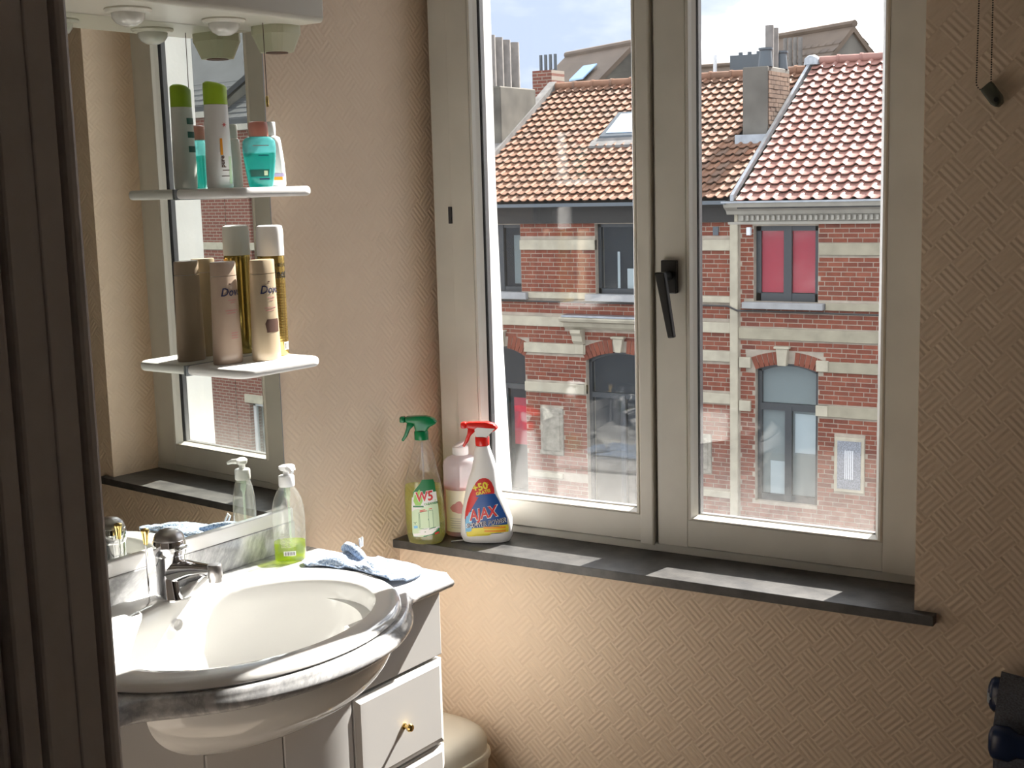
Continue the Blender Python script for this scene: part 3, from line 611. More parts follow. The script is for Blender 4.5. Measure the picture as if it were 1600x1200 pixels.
# white cleaner with red head
t = thing('red_spray_bottle', 'white shower cleaner spray bottle with red trigger head and blue label', 'spray bottle', T((.184, .066, SILL)) @ RZ(24))
tab = [(1056, 612, 872), (1050, 585, 898), (1010, 566, 918), (900, 570, 915), (800, 590, 882), (740, 602, 856), (690, 612, 838), (640, 626, 829), (560, 655, 821), (500, 666, 806), (450, 674, 790), (407, 682, 776)]
dep = [(.026, 2.8), (.030, 2.8), (.032, 2.8), (.032, 2.8), (.031, 2.6), (.030, 2.5), (.029, 2.4), (.027, 2.3), (.024, 2.2), (.021, 2.1), (.018, 2), (.0160, 2)]
B = Body(secs(tab, 730, 1056, dep)); B.mb(32).build('bottle_body', 'white_plastic', t, smooth=50)
trigger_head(t, (1056-405)*KX, 'red_plastic', white='print_white')
def rows(lst): return [((1056-y)*KX, (l-730)*KX, (r-730)*KX) for y, l, r in lst]
patch_part(B, rows([(1000, 640, 700), (985, 614, 860), (970, 610, 896), (880, 609, 888), (820, 640, 862), (760, 668, 836), (720, 700, 815), (712, 725, 790)]), 'print_blue', 'blue_label', t, .0004, 14)
patch_part(B, rows([(890, 607, 614), (840, 612, 645), (780, 626, 680), (740, 640, 705), (716, 650, 812), (680, 668, 808), (640, 692, 792), (620, 712, 775), (612, 735, 757)]), 'print_red', 'red_label', t, .0007, 12)
patch_part(B, rows([(985, 611, 650), (930, 610, 655), (870, 618, 662), (840, 634, 668)]), 'print_sky', 'pale_blue_flare', t, .0007, 6)
patch_part(B, rows([(1008, 622, 640), (998, 618, 760), (978, 616, 897), (950, 660, 899), (928, 800, 897)]), 'print_yellow', 'yellow_band', t, .0010, 12)
def T_(s_, size, x, y, mat, **k): return text_part(B, s_, size*KX, (x-730)*KX, (1056-y)*KX, mat, t, .0014, **k)
T_('AJAX', 104, 731, 852, 'print_white', rot=11, shear=.2, bold=.0017, sx=.80); 
text_part(B, 'AJAX', 100*KX, 1*KX, (1056-850)*KX, 'print_red', t, .0018, rot=11, shear=.2, bold=.0009, sx=.80)
T_('SHOWER POWER', 42, 748, 917, 'print_white', rot=9, shear=.25, bold=.0006, sx=.82)
text_part(B, 'SHOWER POWER', 40*KX, 19*KX, (1056-916)*KX, 'print_navy', t, .0018, rot=9, shear=.25, bold=.0002, sx=.82)
T_('+50', 66, 718, 672, 'print_yellow', rot=14, bold=.0009); T_('%', 28, 766, 652, 'print_yellow', rot=14); T_('GRATIS', 30, 738, 706, 'print_yellow', rot=14, bold=.0003)
for y, l, r in ((943, 735, 880), (966, 740, 880)): patch_part(B, [((1056-y-8)*KX, (l-730)*KX, (r-730)*KX), ((1056-y+6)*KX, (l-730)*KX, (r-730)*KX)], 'print_orange', 'fine_print', t, .0013)
# clear cleaner with green head
t = thing('green_spray_bottle', 'clear spray bottle of yellow cleaner with dark green trigger head', 'spray bottle', T((.062, -.006, SILL)) @ RZ(26))
tab = [(1062, 232, 425), (1050, 208, 440), (1010, 200, 455), (900, 192, 458), (760, 190, 450), (690, 192, 441), (620, 202, 428), (550, 222, 412), (490, 240, 402), (430, 258, 388), (385, 268, 378), (362, 272, 372)]
dep = [(.024, 2.8), (.028, 2.8), (.030, 2.8), (.030, 2.8), (.030, 2.8), (.029, 2.7), (.027, 2.5), (.025, 2.3), (.022, 2.1), (.019, 2), (.017, 2), (.0158, 2)]
B = Body(secs(tab, 318, 1062, dep)); B.mb(32).build('bottle_body', 'clear_plastic', t, smooth=50); B.mb(32, inset=.0012, z0=.001, z1=(1062-668)*KX).build('cleaning_liquid', 'yellow_liquid', t, smooth=50)
trigger_head(t, (1062-362)*KX, 'green_plastic'); MB().tube([(0, 0, .24), (.004, 0, .01)], .0026, 8).build('dip_tube', 'frosted_plastic', t, smooth=True)
def rows(lst): return [((1062-y)*KX, (l-318)*KX, (r-318)*KX) for y, l, r in lst]
patch_part(B, rows([(1005, 250, 330), (985, 246, 428), (700, 262, 412), (640, 312, 404), (618, 322, 396)]), 'print_green', 'green_label', t, .0004, 12)
patch_part(B, rows([(1004, 254, 318), (980, 247, 350), (945, 246, 430), (830, 247, 426), (800, 247, 424), (752, 252, 418), (700, 270, 300)]), 'print_mint', 'pale_label', t, .0007, 12)
patch_part(B, rows([(832, 248, 252), (770, 250, 421), (738, 252, 417), (700, 380, 414)]), 'print_white', 'white_band', t, .0009, 8)
patch_part(B, rows([(1003, 254, 300), (985, 250, 380), (945, 330, 430), (938, 400, 430)]), 'print_white', 'white_foot_band', t, .0009, 8)
patch_part(B, rows([(790, 275, 310), (760, 262, 325), (720, 272, 320), (684, 303, 307)]), 'print_leaf', 'leaf_print', t, .0011, 6)
text_part(B, 'W5', 92*KX, 18*KX, (1062-732)*KX, 'print_white', t, .0015, rot=6, shear=.1, bold=.0016, sx=.85); text_part(B, 'W5', 88*KX, 18*KX, (1062-732)*KX, 'print_red', t, .0019, rot=6, shear=.1, bold=.0008, sx=.85)
text_part(B, 'CLEANER', 22*KX, 60*KX, (1062-778)*KX, 'print_green', t, .0015, rot=7, bold=.0001); patch_part(B, rows([(803, 258, 330), (793, 258, 330)]), 'print_green', 'fine_print', t, .0012)
def lines(segs, mat, wd=2.2):
    b_ = MB()
    for x0, y0, x1, y1 in segs:
        dx, dy = x1-x0, y1-y0; L_ = math.hypot(dx, dy); nx, ny = -dy/L_*wd/2, dx/L_*wd/2
        b_.add([B.front((x-318)*KX, (1062-y)*KX, .0013) for x, y in ((x0+nx, y0+ny), (x1+nx, y1+ny), (x1-nx, y1-ny), (x0-nx, y0-ny))], [(0,1,2,3)])
    return b_.build('line_drawing', mat, t, fix=False)
lines([(294, 840, 296, 945), (296, 945, 330, 952), (330, 952, 392, 940), (392, 940, 388, 822), (294, 840, 360, 826), (360, 826, 362, 944), (360, 826, 388, 822), (358, 880, 358, 892), (300, 845, 302, 940)], 'print_green')
lines([(302, 826, 384, 812), (302, 834, 350, 826)], 'print_red', 5); lines([(258, 905, 268, 912), (268, 912, 278, 903), (268, 912, 268, 922)], 'print_green', 3)
lines([(258, 940, 284, 936)], 'print_sky', 18); lines([(360, 952, 405, 940), (330, 972, 424, 948)], 'print_green', 5); lines([(398, 985, 424, 976)], 'print_red', 12)
# refill bottle
t = thing('refill_bottle', 'round soap refill bottle with pink liquid and open flip cap between the sprays', 'bottle', T((.098, .102, SILL)) @ RZ(28))
B = Body([(0, .040, .040, 0, 2), (.004, .043, .043, 0, 2), (.168, .043, .043, 0, 2), (.178, .041, .041, 0, 2), (.186, .033, .033, 0, 2), (.190, .020, .020, 0, 2), (.194, .0165, .0165, 0, 2)])
B.mb(36).build('bottle_body', 'frosted_plastic', t, smooth=50); B.mb(36, inset=.0012, z0=.001, z1=.122).build('liquid', 'pink_liquid', t, smooth=50)
cp = MB().lathe([(.0185, .193), (.0190, .194), (.0190, .212), (.017, .2135)], 28).build('cap', 'white_plastic', t, smooth=30)
rb = MB()
for k in range(28): a = 2*math.pi*k/28; rb.box(-.0006, .0006, -.0006, .0006, .195, .211); 
lid = MB().lathe([(.0185, -.0015), (.0185, .002), (.016, .0035)], 24); lid.build('flip_lid', 'white_plastic', cp, smooth=30, matrix=T((0, 0, .2185)) @ Matrix.Rotation(R(-24), 4, 'Y'))
ridges = MB()
for k in range(36): a = 2*math.pi*k/36; c_, s_ = math.cos(a), math.sin(a); ridges.box(.0189*c_-.0005, .0189*c_+.0005, .0189*s_-.0005, .0189*s_+.0005, .196, .211)
ridges.build('cap_ridges', 'white_plastic', cp)
patch_part(B, [(.012, -.036, .036), (.113, -.036, .036)], 'label_cream', 'paper_label', t, .0004, 16)
patch_part(B, [(.058, -.006, .006), (.062, -.020, .014), (.070, -.026, .016), (.078, -.020, .006), (.086, -.008, .002), (.088, -.004, .0)], 'print_rose', 'fruit_print', t, .0008, 8)
for i, (a, b_) in enumerate(((-.024, .022), (-.026, .024), (-.026, .020), (-.026, .024), (-.026, .012))): patch_part(B, [(.022+i*.0055, a, b_), (.0235+i*.0055, a, b_)], 'print_grey', 'fine_print', t, .0008)

# ------------------------------------------------------------------ bin, towel rail, blind chain
t = thing('waste_bin', 'off-white lidded bin in the corner beside the vanity cabinet', 'bin', T((.168, -.172, -.0)) @ RZ(-6))
MB().loft([ell(.098, .098, 0, 0, 0, 3.5), ell(.10, .10, 0, 0, .004, 3.5), ell(.118, .118, 0, 0, .328, 3.2)]).build('bin_body', 'off_white', t, smooth=50)
MB().loft([ell(.121, .121, 0, 0, .329, 3.2), ell(.123, .123, 0, 0, .332, 3.2), ell(.123, .123, 0, 0, .341, 3.2), ell(.121, .121, 0, 0, .345, 3.2)]).build('bin_rim', 'off_white', t, smooth=50)
MB().loft([ell(.116, .116, 0, 0, .345, 3.2), ell(.116, .116, 0, 0, .370, 3.2), ell(.110, .110, 0, 0, .387, 3.0), ell(.098, .098, 0, 0, .397, 2.8), ell(.075, .075, 0, 0, .402, 2.4), ell(.03, .03, 0, 0, .404, 2)]).build('bin_lid', 'off_white', t, smooth=60)
t = thing('towel_rack', 'dark navy plastic towel rack with two stubby arms at the right edge', 'towel rack', None)
def arm(y, z0, z1, x0, name):
    h_ = (z1-z0)/2; zc = (z0+z1)/2
    rg = [[(x, y+.016*k*math.cos(a), zc+h_*k*math.copysign(abs(math.sin(a))**.6, math.sin(a))) for a in [2*math.pi*j/20 for j in range(20)]] for x, k in ((x0, .55), (x0+.004, .85), (x0+.010, 1), (x0+.035, 1), (x0+.05, .7), (XR, .6))]
    return MB().loft(rg).build(name, 'navy_plastic', t, smooth=50)
a1 = arm(-.045, .622, .690, 1.350, 'arm'); a2 = arm(-.105, .556, .622, 1.364, 'arm')
MB().loft([[(x, -.045+.017*k*math.cos(a), .652+.026*k*math.sin(a)) for a in [2*math.pi*j/16 for j in range(16)]] for x, k in ((1.3485, .5), (1.353, .8), (1.366, 1.0), (1.370, .9))]).build('end_cap', 'grey_plastic', a1, smooth=50)
MB().box(XR-.012, XR, -.14, -.01, .50, .72).build('wall_plate', 'navy_plastic', t, bevel=.004)
tw = MB()
rg = []
for i in range(12):
    x = 1.368+i*.05; sag = .012*math.sin(i*.9)
    sec_ = [(-.004, .34), (-.010, .50), (-.018, .62), (-.026, .676-.012*min(1, i/2)), (-.045, .692-.02*min(1, i/2)), (-.066, .676-.015*min(1, i/2)), (-.070, .60), (-.073, .45), (-.074, .32), (-.082, .32), (-.083, .45), (-.080, .60), (-.075, .68-.015*min(1, i/2)), (-.045, .702-.02*min(1, i/2)), (-.014, .68), (-.005, .60), (.0-.001, .50), (.0-.001, .34)]
    rg.append([(x+.004*math.sin(z*30), y, z+.4*sag) for y, z in sec_])
tag(tw.loft(rg).build('hand_towel', 'towel_grey', smooth=60), 'dark grey terry towel draped over the navy towel rack', 'towel')
t = thing('blind_chain', 'dark bead chain loop with clear wall clip right of the window', 'blind chain')
MB().box(1.285, 1.335, -.05, 0, 2.36, 2.43).build('chain_clutch', 'off_white', t, bevel=.005)
ch = MB()
def bead(p, r=.0017):
    x, y, z = p; ch.add([(x-r,y,z),(x+r,y,z),(x,y-r,z),(x,y+r,z),(x,y,z-r),(x,y,z+r)], [(0,2,5),(2,1,5),(1,3,5),(3,0,5),(2,0,4),(1,2,4),(3,1,4),(0,3,4)])
path = []
zt = 2.37
k = 0
while zt-k*.0042 > 1.765: path.append((1.2985-.004*(k*.0042/.6), -.022, zt-k*.0042)); k += 1
for j in range(1, 9): a = math.pi+math.pi*j/9; path.append((1.3065+.012*math.cos(a), -.022+.006*j/9, 1.765+.014*math.sin(a)))
k = 0
while 1.765+k*.0042 < zt: path.append((1.3185-.003*(k*.0042/.6), -.018, 1.765+k*.0042)); k += 1
for p in path: bead(p)
tag(ch.build('bead_chain', 'black_plastic', t, fix=False), kind='stuff')
cl = MB().prism([(1.301, 1.752), (1.318, 1.766), (1.337, 1.740), (1.338, 1.728), (1.330, 1.720), (1.320, 1.726)], -.026, 0, 'y').build('wall_clip', 'clear_clip', t, bevel=.003, smooth=50)
MB().loft([[(1.330+.0045*math.cos(2*math.pi*j/14), y, 1.7335+.0045*math.sin(2*math.pi*j/14)) for j in range(14)] for y in (-.0255, -.0275)]).build('screw', 'black_plastic', cl)

#EXTERIOR
# ------------------------------------------------------------------ street and houses opposite
Y0 = 15.0; CH = .065
struct('ground', MB().box(-40, 60, .6, 60, -5.7, -5.5), 'asphalt')
def in_view(p):
    x, y = project(p); return (770 < x < 1000 or 1092 < x < 1386) and 0 < y < 840
def box_mesh(name, sx, sy, sz, ch=0): 
    b = MB().box(-sx/2, sx/2, 0, sy, -sz/2, sz/2); return b.mesh(name)
BRICK = box_mesh('brick', 1, .06, CH-.012); BRICK.materials.append(M['brick_o'])
def lay(x0, x1, z0, z1, holes, L=.205, jt=.012):
    out = []; z = z1-CH/2; r = 0
    while z-CH/2 > z0-.01:
        segs = [(x0, x1)]
        for hx0, hx1, hz0, hz1 in holes:
            if hz0 < z+CH*.30 and hz1 > z-CH*.30:
                ns = []
                for a, b in segs:
                    if hx1 <= a or hx0 >= b: ns.append((a, b)); continue
                    if hx0 > a: ns.append((a, hx0))
                    if hx1 < b: ns.append((hx1, b))
                segs = ns
        off = (L/2 if r % 2 else 0)+.021*((r*7) % 3-1)
        for a, b in segs:
            k = math.floor((a-x0-off)/L); x = x0+off+k*L
            while x < b:
                p, q = max(x, a)+jt/2, min(x+L, b)-jt/2
                if q-p > .03: out.append((p, q, z))
                x += L
        z -= CH; r += 1
    return out
def masonry(wall, lst, y):
    """the 300 bricks that show largest are objects, the others one mesh"""
    lst = sorted(lst, key=lambda b: (not in_view(((b[0]+b[1])/2, y, b[2])), -min(.2, b[1]-b[0]), -b[2]))
    for p, q, z in lst[:300]:
        o = bpy.data.objects.new('brick', BRICK); COL.objects.link(o); o.parent = wall
        o.location = ((p+q)/2, y+random.uniform(-.002, .002), z); o.scale = (q-p, 1, 1)
    rest = MB()
    for p, q, z in lst[300:]:
        d = random.uniform(-.002, .002); rest.box(p, q, y+d, y+.05, z-CH/2+.006, z+CH/2-.006)
    if rest.v: tag(rest.build('brickwork', 'brick_i', wall, fix=False), kind='stuff')
def arch(wall, xa, xb, zs, rise, hgt, y, key=True):
    """segmental arch of voussoirs over an opening, crown in the middle"""
    hw = (xb-xa)/2; cx = (xa+xb)/2; Rr = (hw*hw+rise*rise)/(2*rise); cz = zs+rise-Rr; a1 = math.asin(hw/Rr); n = max(7, int(2*hw/.07)) | 1
    for i in range(n):
        a = -a1+(i+.5)*2*a1/n; w_ = 2*a1/n*.44
        if key and abs(a)*Rr < .085: continue
        pts = [(cx+rr*math.sin(a+s_), cz+rr*math.cos(a+s_)) for rr, s_ in ((Rr, -w_), (Rr, w_), (Rr+hgt, w_), (Rr+hgt, -w_))]
        MB().prism(pts, y-.004, y+.06, 'y').build('brick', 'brick_o', wall)
def arc_pts(xa, xb, zs, rise, n=12):
    hw = (xb-xa)/2; cx = (xa+xb)/2; Rr = (hw*hw+rise*rise)/(2*rise); cz = zs+rise-Rr; a1 = math.asin(hw/Rr)
    return [(cx+Rr*math.sin(a), cz+Rr*math.cos(a)) for a in [a1-2*a1*i/n for i in range(n+1)]]
def hwindow(house, xa, xb, z0, z1, y, cols=2, transom=None, rise=0, fill=None, mat='window_anthracite', fw=.05):
    w_ = MB().prism([(xa, z0), (xb, z0)]+(arc_pts(xa, xb, z1, rise) if rise else [(xb, z1), (xa, z1)]), y+.30, y+.33, 'y').build('window', 'room_dark', house)
    fr = MB(); fr.box(xa, xa+fw, y+.10, y+.17, z0, z1); fr.box(xb-fw, xb, y+.10, y+.17, z0, z1); fr.box(xa, xb, y+.10, y+.17, z0, z0+fw*1.6)
    if rise:
        A = arc_pts(xa, xb, z1, rise); Bq = arc_pts(xa+fw, xb-fw, z1-fw*.6, rise)
        for i in range(len(A)-1): fr.prism([A[i], A[i+1], Bq[i+1], Bq[i]], y+.10, y+.17, 'y')
    else: fr.box(xa, xb, y+.10, y+.17, z1-fw, z1)
    zt = transom or z1
    if transom: fr.box(xa+fw, xb-fw, y+.10, y+.17, zt-fw, zt+fw*.6)
    wd = (xb-xa)/cols
    for k in range(1, cols): fr.box(xa+k*wd-fw*.8, xa+k*wd+fw*.8, y+.09, y+.17, z0, zt)
    fr.build('window_frame', mat, w_)
    for k in range(cols): MB().box(xa+k*wd+fw*.8, xa+(k+1)*wd-fw*.8, y+.13, y+.138, z0+fw*1.6, zt-fw).build('pane', 'house_glass', w_, fix=False)
    if transom:
        p = [(xa+fw, zt+fw*.6), (xb-fw, zt+fw*.6)]+(arc_pts(xa+fw, xb-fw, z1-fw*.5, rise) if rise else [(xb-fw, z1-fw), (xa+fw, z1-fw)])
        MB().prism(p, y+.13, y+.138, 'y').build('pane', 'house_glass', w_)
    for (a, b, c, d, mt, dy) in (fill or []): MB().box(a, b, y+dy, y+dy+.01, c, d).build('curtain', mt, w_)
    return w_
def stone(house, name, x0, x1, z0, z1, y, d=.03, mat='stone_cream', bev=.006): return MB().box(x0, x1, y-d, y+.06, z0, z1).build(name, mat, house, bevel=bev, seg=1)
def keystone(house, cx, z0, z1, wt, wb, y):
    MB().prism([(cx-wb/2, z0), (cx+wb/2, z0), (cx+wt/2, z1-.03), (cx-wt/2, z1-.03)], y-.07, y+.05, 'y').build('keystone', 'stone_cream', house, bevel=.006, seg=1)
    MB().box(cx-wt/2-.025, cx+wt/2+.025, y-.09, y+.05, z1-.03, z1).build('keystone_cap', 'stone_cream', house, bevel=.005, seg=1)
# pantile: rolled side and shallow pan, thick front lip
def tile_mesh(name, w_, l, th=.014):
    prof = [(-.02, .006), (.10, -.002), (.30, -.005), (.50, .0), (.62, .012), (.72, .030), (.82, .037), (.93, .030), (1.02, .012)]
    b = MB(); n_ = len(prof)
    for yy, dz in ((-.02, .040), (l+.02, .0)):
        b.v += [(x*w_, yy, z*w_/.2+dz) for x, z in prof]+[(x*w_, yy, z*w_/.2+dz-th) for x, z in prof]
    m_ = 2*n_
    for i in range(n_-1):
        b.f += [(i, i+1, m_+i+1, m_+i), (i, n_+i, n_+i+1, i+1)]
    b.f += [(0, m_, m_+n_, n_), (n_-1, 2*n_-1, m_+2*n_-1, m_+n_-1)]
    me = b.mesh(name); me.shade_smooth()
    try: me.set_sharp_from_angle(angle=R(40))
    except Exception: pass
    return me, b
def tiled_roof(house, x0, x1, ye, ze, yr, zr, w_, rows_, mo, mi_, holes=()):
    sl_ = math.atan2(zr-ze, yr-ye); Ls = math.hypot(zr-ze, yr-ye); l = Ls/rows_
    roof = MB().prism([(ye, ze-.02), (yr, zr-.02), (yr, zr-.16), (ye, ze-.10)], x0, x1, 'x').build('roof', 'dark_timber', house)
    me, tb = tile_mesh('roof_tile', w_, l); me.materials.append(M[mo])
    rot = Matrix.Rotation(sl_, 4, 'X'); lst = []
    nc = int((x1-x0)/w_)
    for r in range(rows_):
        for c in range(nc):
            p = Vector((x0+c*w_, ye+math.cos(sl_)*l*r, ze+math.sin(sl_)*l*r)); cx = p.x+w_/2
            if any(a < cx < b and c_ < p.y+.1 < d for a, b, c_, d in holes): continue
            lst.append(p)
    lst.sort(key=lambda p: (not in_view((p.x+w_/2, p.y+.1, p.z+.05)), p.y))
    for p in lst[:300]:
        o = bpy.data.objects.new('roof_tile', me); COL.objects.link(o); o.parent = roof
        o.matrix_local = T(p+Vector((0, 0, random.uniform(-.003, .003)))) @ rot @ Matrix.Rotation(R(random.uniform(-1, 1)), 4, 'Y')
    rest = MB(); 
    for p in lst[300:]: 
        mt = T(p) @ rot; rest.add([mt @ Vector(v) for v in tb.v], tb.f)
    if rest.v: tag(rest.build('tiling', mi_, roof, smooth=40), kind='stuff')
    rd = MB(); x = x0
    while x < x1-.05:
        rd.tube([(x, yr, zr+.035), (min(x+.36, x1), yr, zr+.035)], [.075, .068], 10); rd.tube([(x-.015, yr, zr+.037), (x+.03, yr, zr+.037)], .083, 10); x += .36
    rd.build('ridge_capping', mi_, roof, smooth=40)
    return roof
# ---- house with dark eaves
A = thing('red_brick_house', 'red brick house with cream bands, dark eaves and old orange pantile roof', 'house', None)
XA0, XA1 = -9.72, -5.07
wa = MB().box(XA0, XA1, Y0+.03, Y0+.45, -5.5, 1.34).build('wall', 'mortar', A)
bands = [(.585, .74), (-.58, -.43), (-.99, -.84), (-1.60, -1.45)]
winA = [(-9.36, -8.57, -.07, .97), (-7.28, -6.50, -.07, .97), (-9.38, -8.54, -3.3, -.92), (-7.47, -6.33, -5.5, -.93)]
hol = [(a, b, c, d) for a, b, c, d in winA]+[(XA0, XA1, a, b) for a, b in bands]+[(XA0, XA1, -.16, -.06), (XA0, XA1, -2.95, -2.87), (-8.28, -7.88, -2.58, -1.85), (-5.86, -5.44, -2.64, -2.06)]
hol += [(-7.82, -5.98, -.60, -.39)]
# wall panels cut around openings need a recess: dark room boards sit behind, mortar wall is opened by building it from strips
bpy.data.objects.remove(wa)
def wall_strips(house, x0, x1, z0, z1, wins, y):
    xs = sorted({x0, x1}|{a for w_ in wins for a in w_[:2]}); b = MB()
    for a, c in zip(xs, xs[1:]):
        zz = z0; 
        for w_ in sorted([w_ for w_ in wins if w_[0] < (a+c)/2 < w_[1]], key=lambda q: q[2]):
            if w_[2] > zz: b.box(a, c, y+.005, y+.35, zz, w_[2])
            zz = w_[3]
        b.box(a, c, y+.005, y+.35, zz, z1)
    return b.build('wall', 'mortar', house)
wa = wall_strips(A, XA0, XA1, -5.5, 1.34, winA, Y0)
masonry(wa, lay(XA0, XA1, -5.4, .985, [h_ if not (h_[3] == -.92 or h_[3] == -.93) else (h_[0], h_[1], h_[2], h_[3]+.14) for h_ in hol]+[(-9.46, -8.46, -1.0, -.78), (-7.56, -6.24, -1.0, -.76)]), Y0)
for a, b in bands:
    segs = [(XA0, -9.38), (-8.54, -7.47), (-6.33, XA1)] if b < -.7 else ([(XA0, -9.36), (-8.57, -7.28), (-6.50, XA1)] if b > .3 else [(XA0, -7.80), (-6.0, XA1)])
    for x0, x1 in segs: stone(A, 'stone_band', x0, x1, a, b, Y0)
for x0, x1 in ((-8.44, -7.42), (-6.36, XA1)): stone(A, 'stone_band', x0, x1, -.15, -.06, Y0)
for x0, x1 in ((-9.5, -8.44), (-7.42, -6.36)): stone(A, 'window_ledge', x0, x1, -.17, -.065, Y0, .10, 'stone_grey')
stone(A, 'stone_band', -8.48, -7.90, -2.95, -2.87, Y0); stone(A, 'stone_band', -5.95, XA1, -2.98, -2.88, Y0)
for x0, x1, z0, z1 in ((-8.28, -7.88, -2.58, -1.85), (-5.86, -5.44, -2.64, -2.06)):
    o = stone(A, 'carved_plaque', x0, x1, z0, z1, Y0, .02, 'plaque_stone'); MB().box(x0+.05, x1-.05, Y0-.035, Y0, z0+.06, z1-.06).build('plaque_relief', 'plaque_stone', o, bevel=.01, seg=1)
hwindow(A, -9.36, -8.57, -.07, .97, Y0, 2, fill=[(-8.80, -8.62, .05, .80, 'curtain_lace', .20)])
hwindow(A, -7.28, -6.50, -.07, .97, Y0, 1, fill=[(-7.02, -6.98, -.02, .55, 'curtain_white', .22), (-6.86, -6.72, -.02, .30, 'curtain_white', .22)])
hwindow(A, -9.38, -8.54, -3.3, -1.06, Y0, 2, transom=-1.55, rise=.12, fill=[(-8.85, -8.60, -2.5, -1.75, 'blind_red', .16)])
hwindow(A, -7.47, -6.33, -3.6, -1.08, Y0, 2, transom=-1.6, rise=.14)
arch(wa, -9.38, -8.54, -1.06, .12, .21, Y0); arch(wa, -7.47, -6.33, -1.08, .14, .20, Y0)
keystone(A, -8.96, -.93, -.66, .16, .09, Y0); keystone(A, -6.90, -.93, -.69, .17, .09, Y0)
MB().prism([(Y0-.03, -.60), (Y0-.08, -.56), (Y0-.10, -.50), (Y0-.22, -.47), (Y0-.24, -.43), (Y0-.20, -.405), (Y0+.05, -.385), (Y0+.05, -.60)], -7.80, -6.0, 'x').build('door_cornice', 'stone_cream', A)
MB().box(-7.76, -6.04, Y0-.22, Y0+.03, -.405, -.375).build('cornice_flashing', 'zinc', A)
for cx in (-7.56, -6.24):
    MB().prism([(Y0+.04, -.60), (Y0-.17, -.60), (Y0-.17, -.65), (Y0-.12, -.70), (Y0-.10, -.78), (Y0-.05, -.83), (Y0+.04, -.83)], cx-.085, cx+.085, 'x').build('corbel', 'stone_cream', A)
    stone(A, 'corbel_block', cx-.075, cx+.075, -.98, -.83, Y0, .05); stone(A, 'quoin', cx-.075, cx+.075, -1.60, -1.45, Y0, .045)
MB().box(XA0, XA1, Y0-.06, Y0+.05, .985, 1.26).build('eaves_board', 'dark_timber', A)
MB().prism([(Y0-.27, 1.235), (Y0-.26, 1.285), (Y0-.24, 1.285), (Y0-.24, 1.25), (Y0-.02, 1.25), (Y0-.02, 1.225)], XA0, XA1-.05, 'x').build('gutter', 'zinc_dark', A)
ZR_A = 3.20
rA = tiled_roof(A, XA0+.12, XA1-.02, Y0-.20, 1.31, 18.1, ZR_A, .150, 19, 'tile_old_o', 'tile_old_i', holes=[(-7.95, -7.05, 16.32, 17.12), (-5.55, -5.0, 16.28, 17.3)])
th = math.atan2(ZR_A-1.31, 3.3)
def on_roof(y): return 1.31+(y-14.8)*math.tan(th)
MB().prism([(14.75, on_roof(14.75)-.05), (18.1, ZR_A-.03), (18.1, ZR_A+.13), (14.75, on_roof(14.75)+.10)], XA0-.02, XA0+.13, 'x').build('verge_flashing', 'lead', A)
sk_ = MB().prism([(16.36, on_roof(16.36)-.02), (17.05, on_roof(17.05)-.02), (17.05, on_roof(17.05)+.09), (16.36, on_roof(16.36)+.09)], -7.88, -7.12, 'x').build('roof_window', 'zinc_dark', rA)
MB().prism([(16.44, on_roof(16.44)+.092), (16.98, on_roof(16.98)+.092), (16.98, on_roof(16.98)+.10), (16.44, on_roof(16.44)+.10)], -7.80, -7.20, 'x').build('skylight_pane', 'skylight', sk_)
MB().prism([(16.15, on_roof(16.15)+.02), (16.36, on_roof(16.36)+.02), (16.36, on_roof(16.36)+.06), (16.15, on_roof(16.15)+.06)], -7.98, -7.02, 'x').build('apron_flashing', 'lead', sk_)
MB().box(XA0+.1, XA1, 18.1, 18.3, 1.3, ZR_A-.05).build('rear_wall', 'stucco', A)
# chimney shared with the neighbour
cm = MB().box(-5.47, -5.085, 16.30, 17.25, 2.0, 3.19).build('chimney', 'stucco_light', A, bevel=.012, seg=1)
cb = MB(); z = 2.12; r = 0
while z < 3.14:
    y = 16.33+(.1 if r % 2 else 0)
    if r % 2: cb.box(-5.09, -5.078+random.uniform(0, .006), 16.33, 16.42, z-.028, z+.028)
    while y < 17.2: cb.box(-5.09, -5.076+random.uniform(0, .008), y, min(17.23, y+.19), z-.028, z+.028); y += .2
    z += CH; r += 1
tag(cb.build('chimney_brickwork', 'brick_chimney', cm, fix=False), kind='stuff') if 'brick_chimney' in M else None
for (y, rr, h_) in ((16.75, .062, .62), (16.98, .055, .60)): MB().lathe([(rr, 3.19), (rr, 3.19+h_), (rr*.8, 3.19+h_), (rr*.8, 3.17+h_)], 14, (-5.22, y, 0)).build('flue_pipe', 'concrete_pipe', cm, smooth=40)
for (x, y) in ((-5.17, 16.45), (-5.18, 17.13)): MB().lathe([(.11, 3.19), (.085, 3.42), (.105, 3.43), (.105, 3.46), (.07, 3.46)], 14, (x, y, 0)).build('chimney_pot', 'zinc_dark', cm, smooth=40)
MB().box(-5.52, -5.02, 16.12, 16.32, on_roof(16.2)-.06, on_roof(16.2)+.10).build('chimney_flashing', 'zinc', cm)
# big party-wall chimney with four tall pipes
c2 = MB().box(-10.6, XA0+.10, 16.25, 17.42, 1.8, 3.17).build('chimney', 'stucco', A, bevel=.02, seg=1)
for i, y in enumerate((16.38, 16.62, 16.86, 17.14)): MB().lathe([(.085, 3.15), (.080, 4.00-.02*i), (.060, 4.00-.02*i), (.060, 3.94)], 12, (-9.86, y, 0)).build('flue_pipe', 'concrete_pipe', c2, smooth=40)
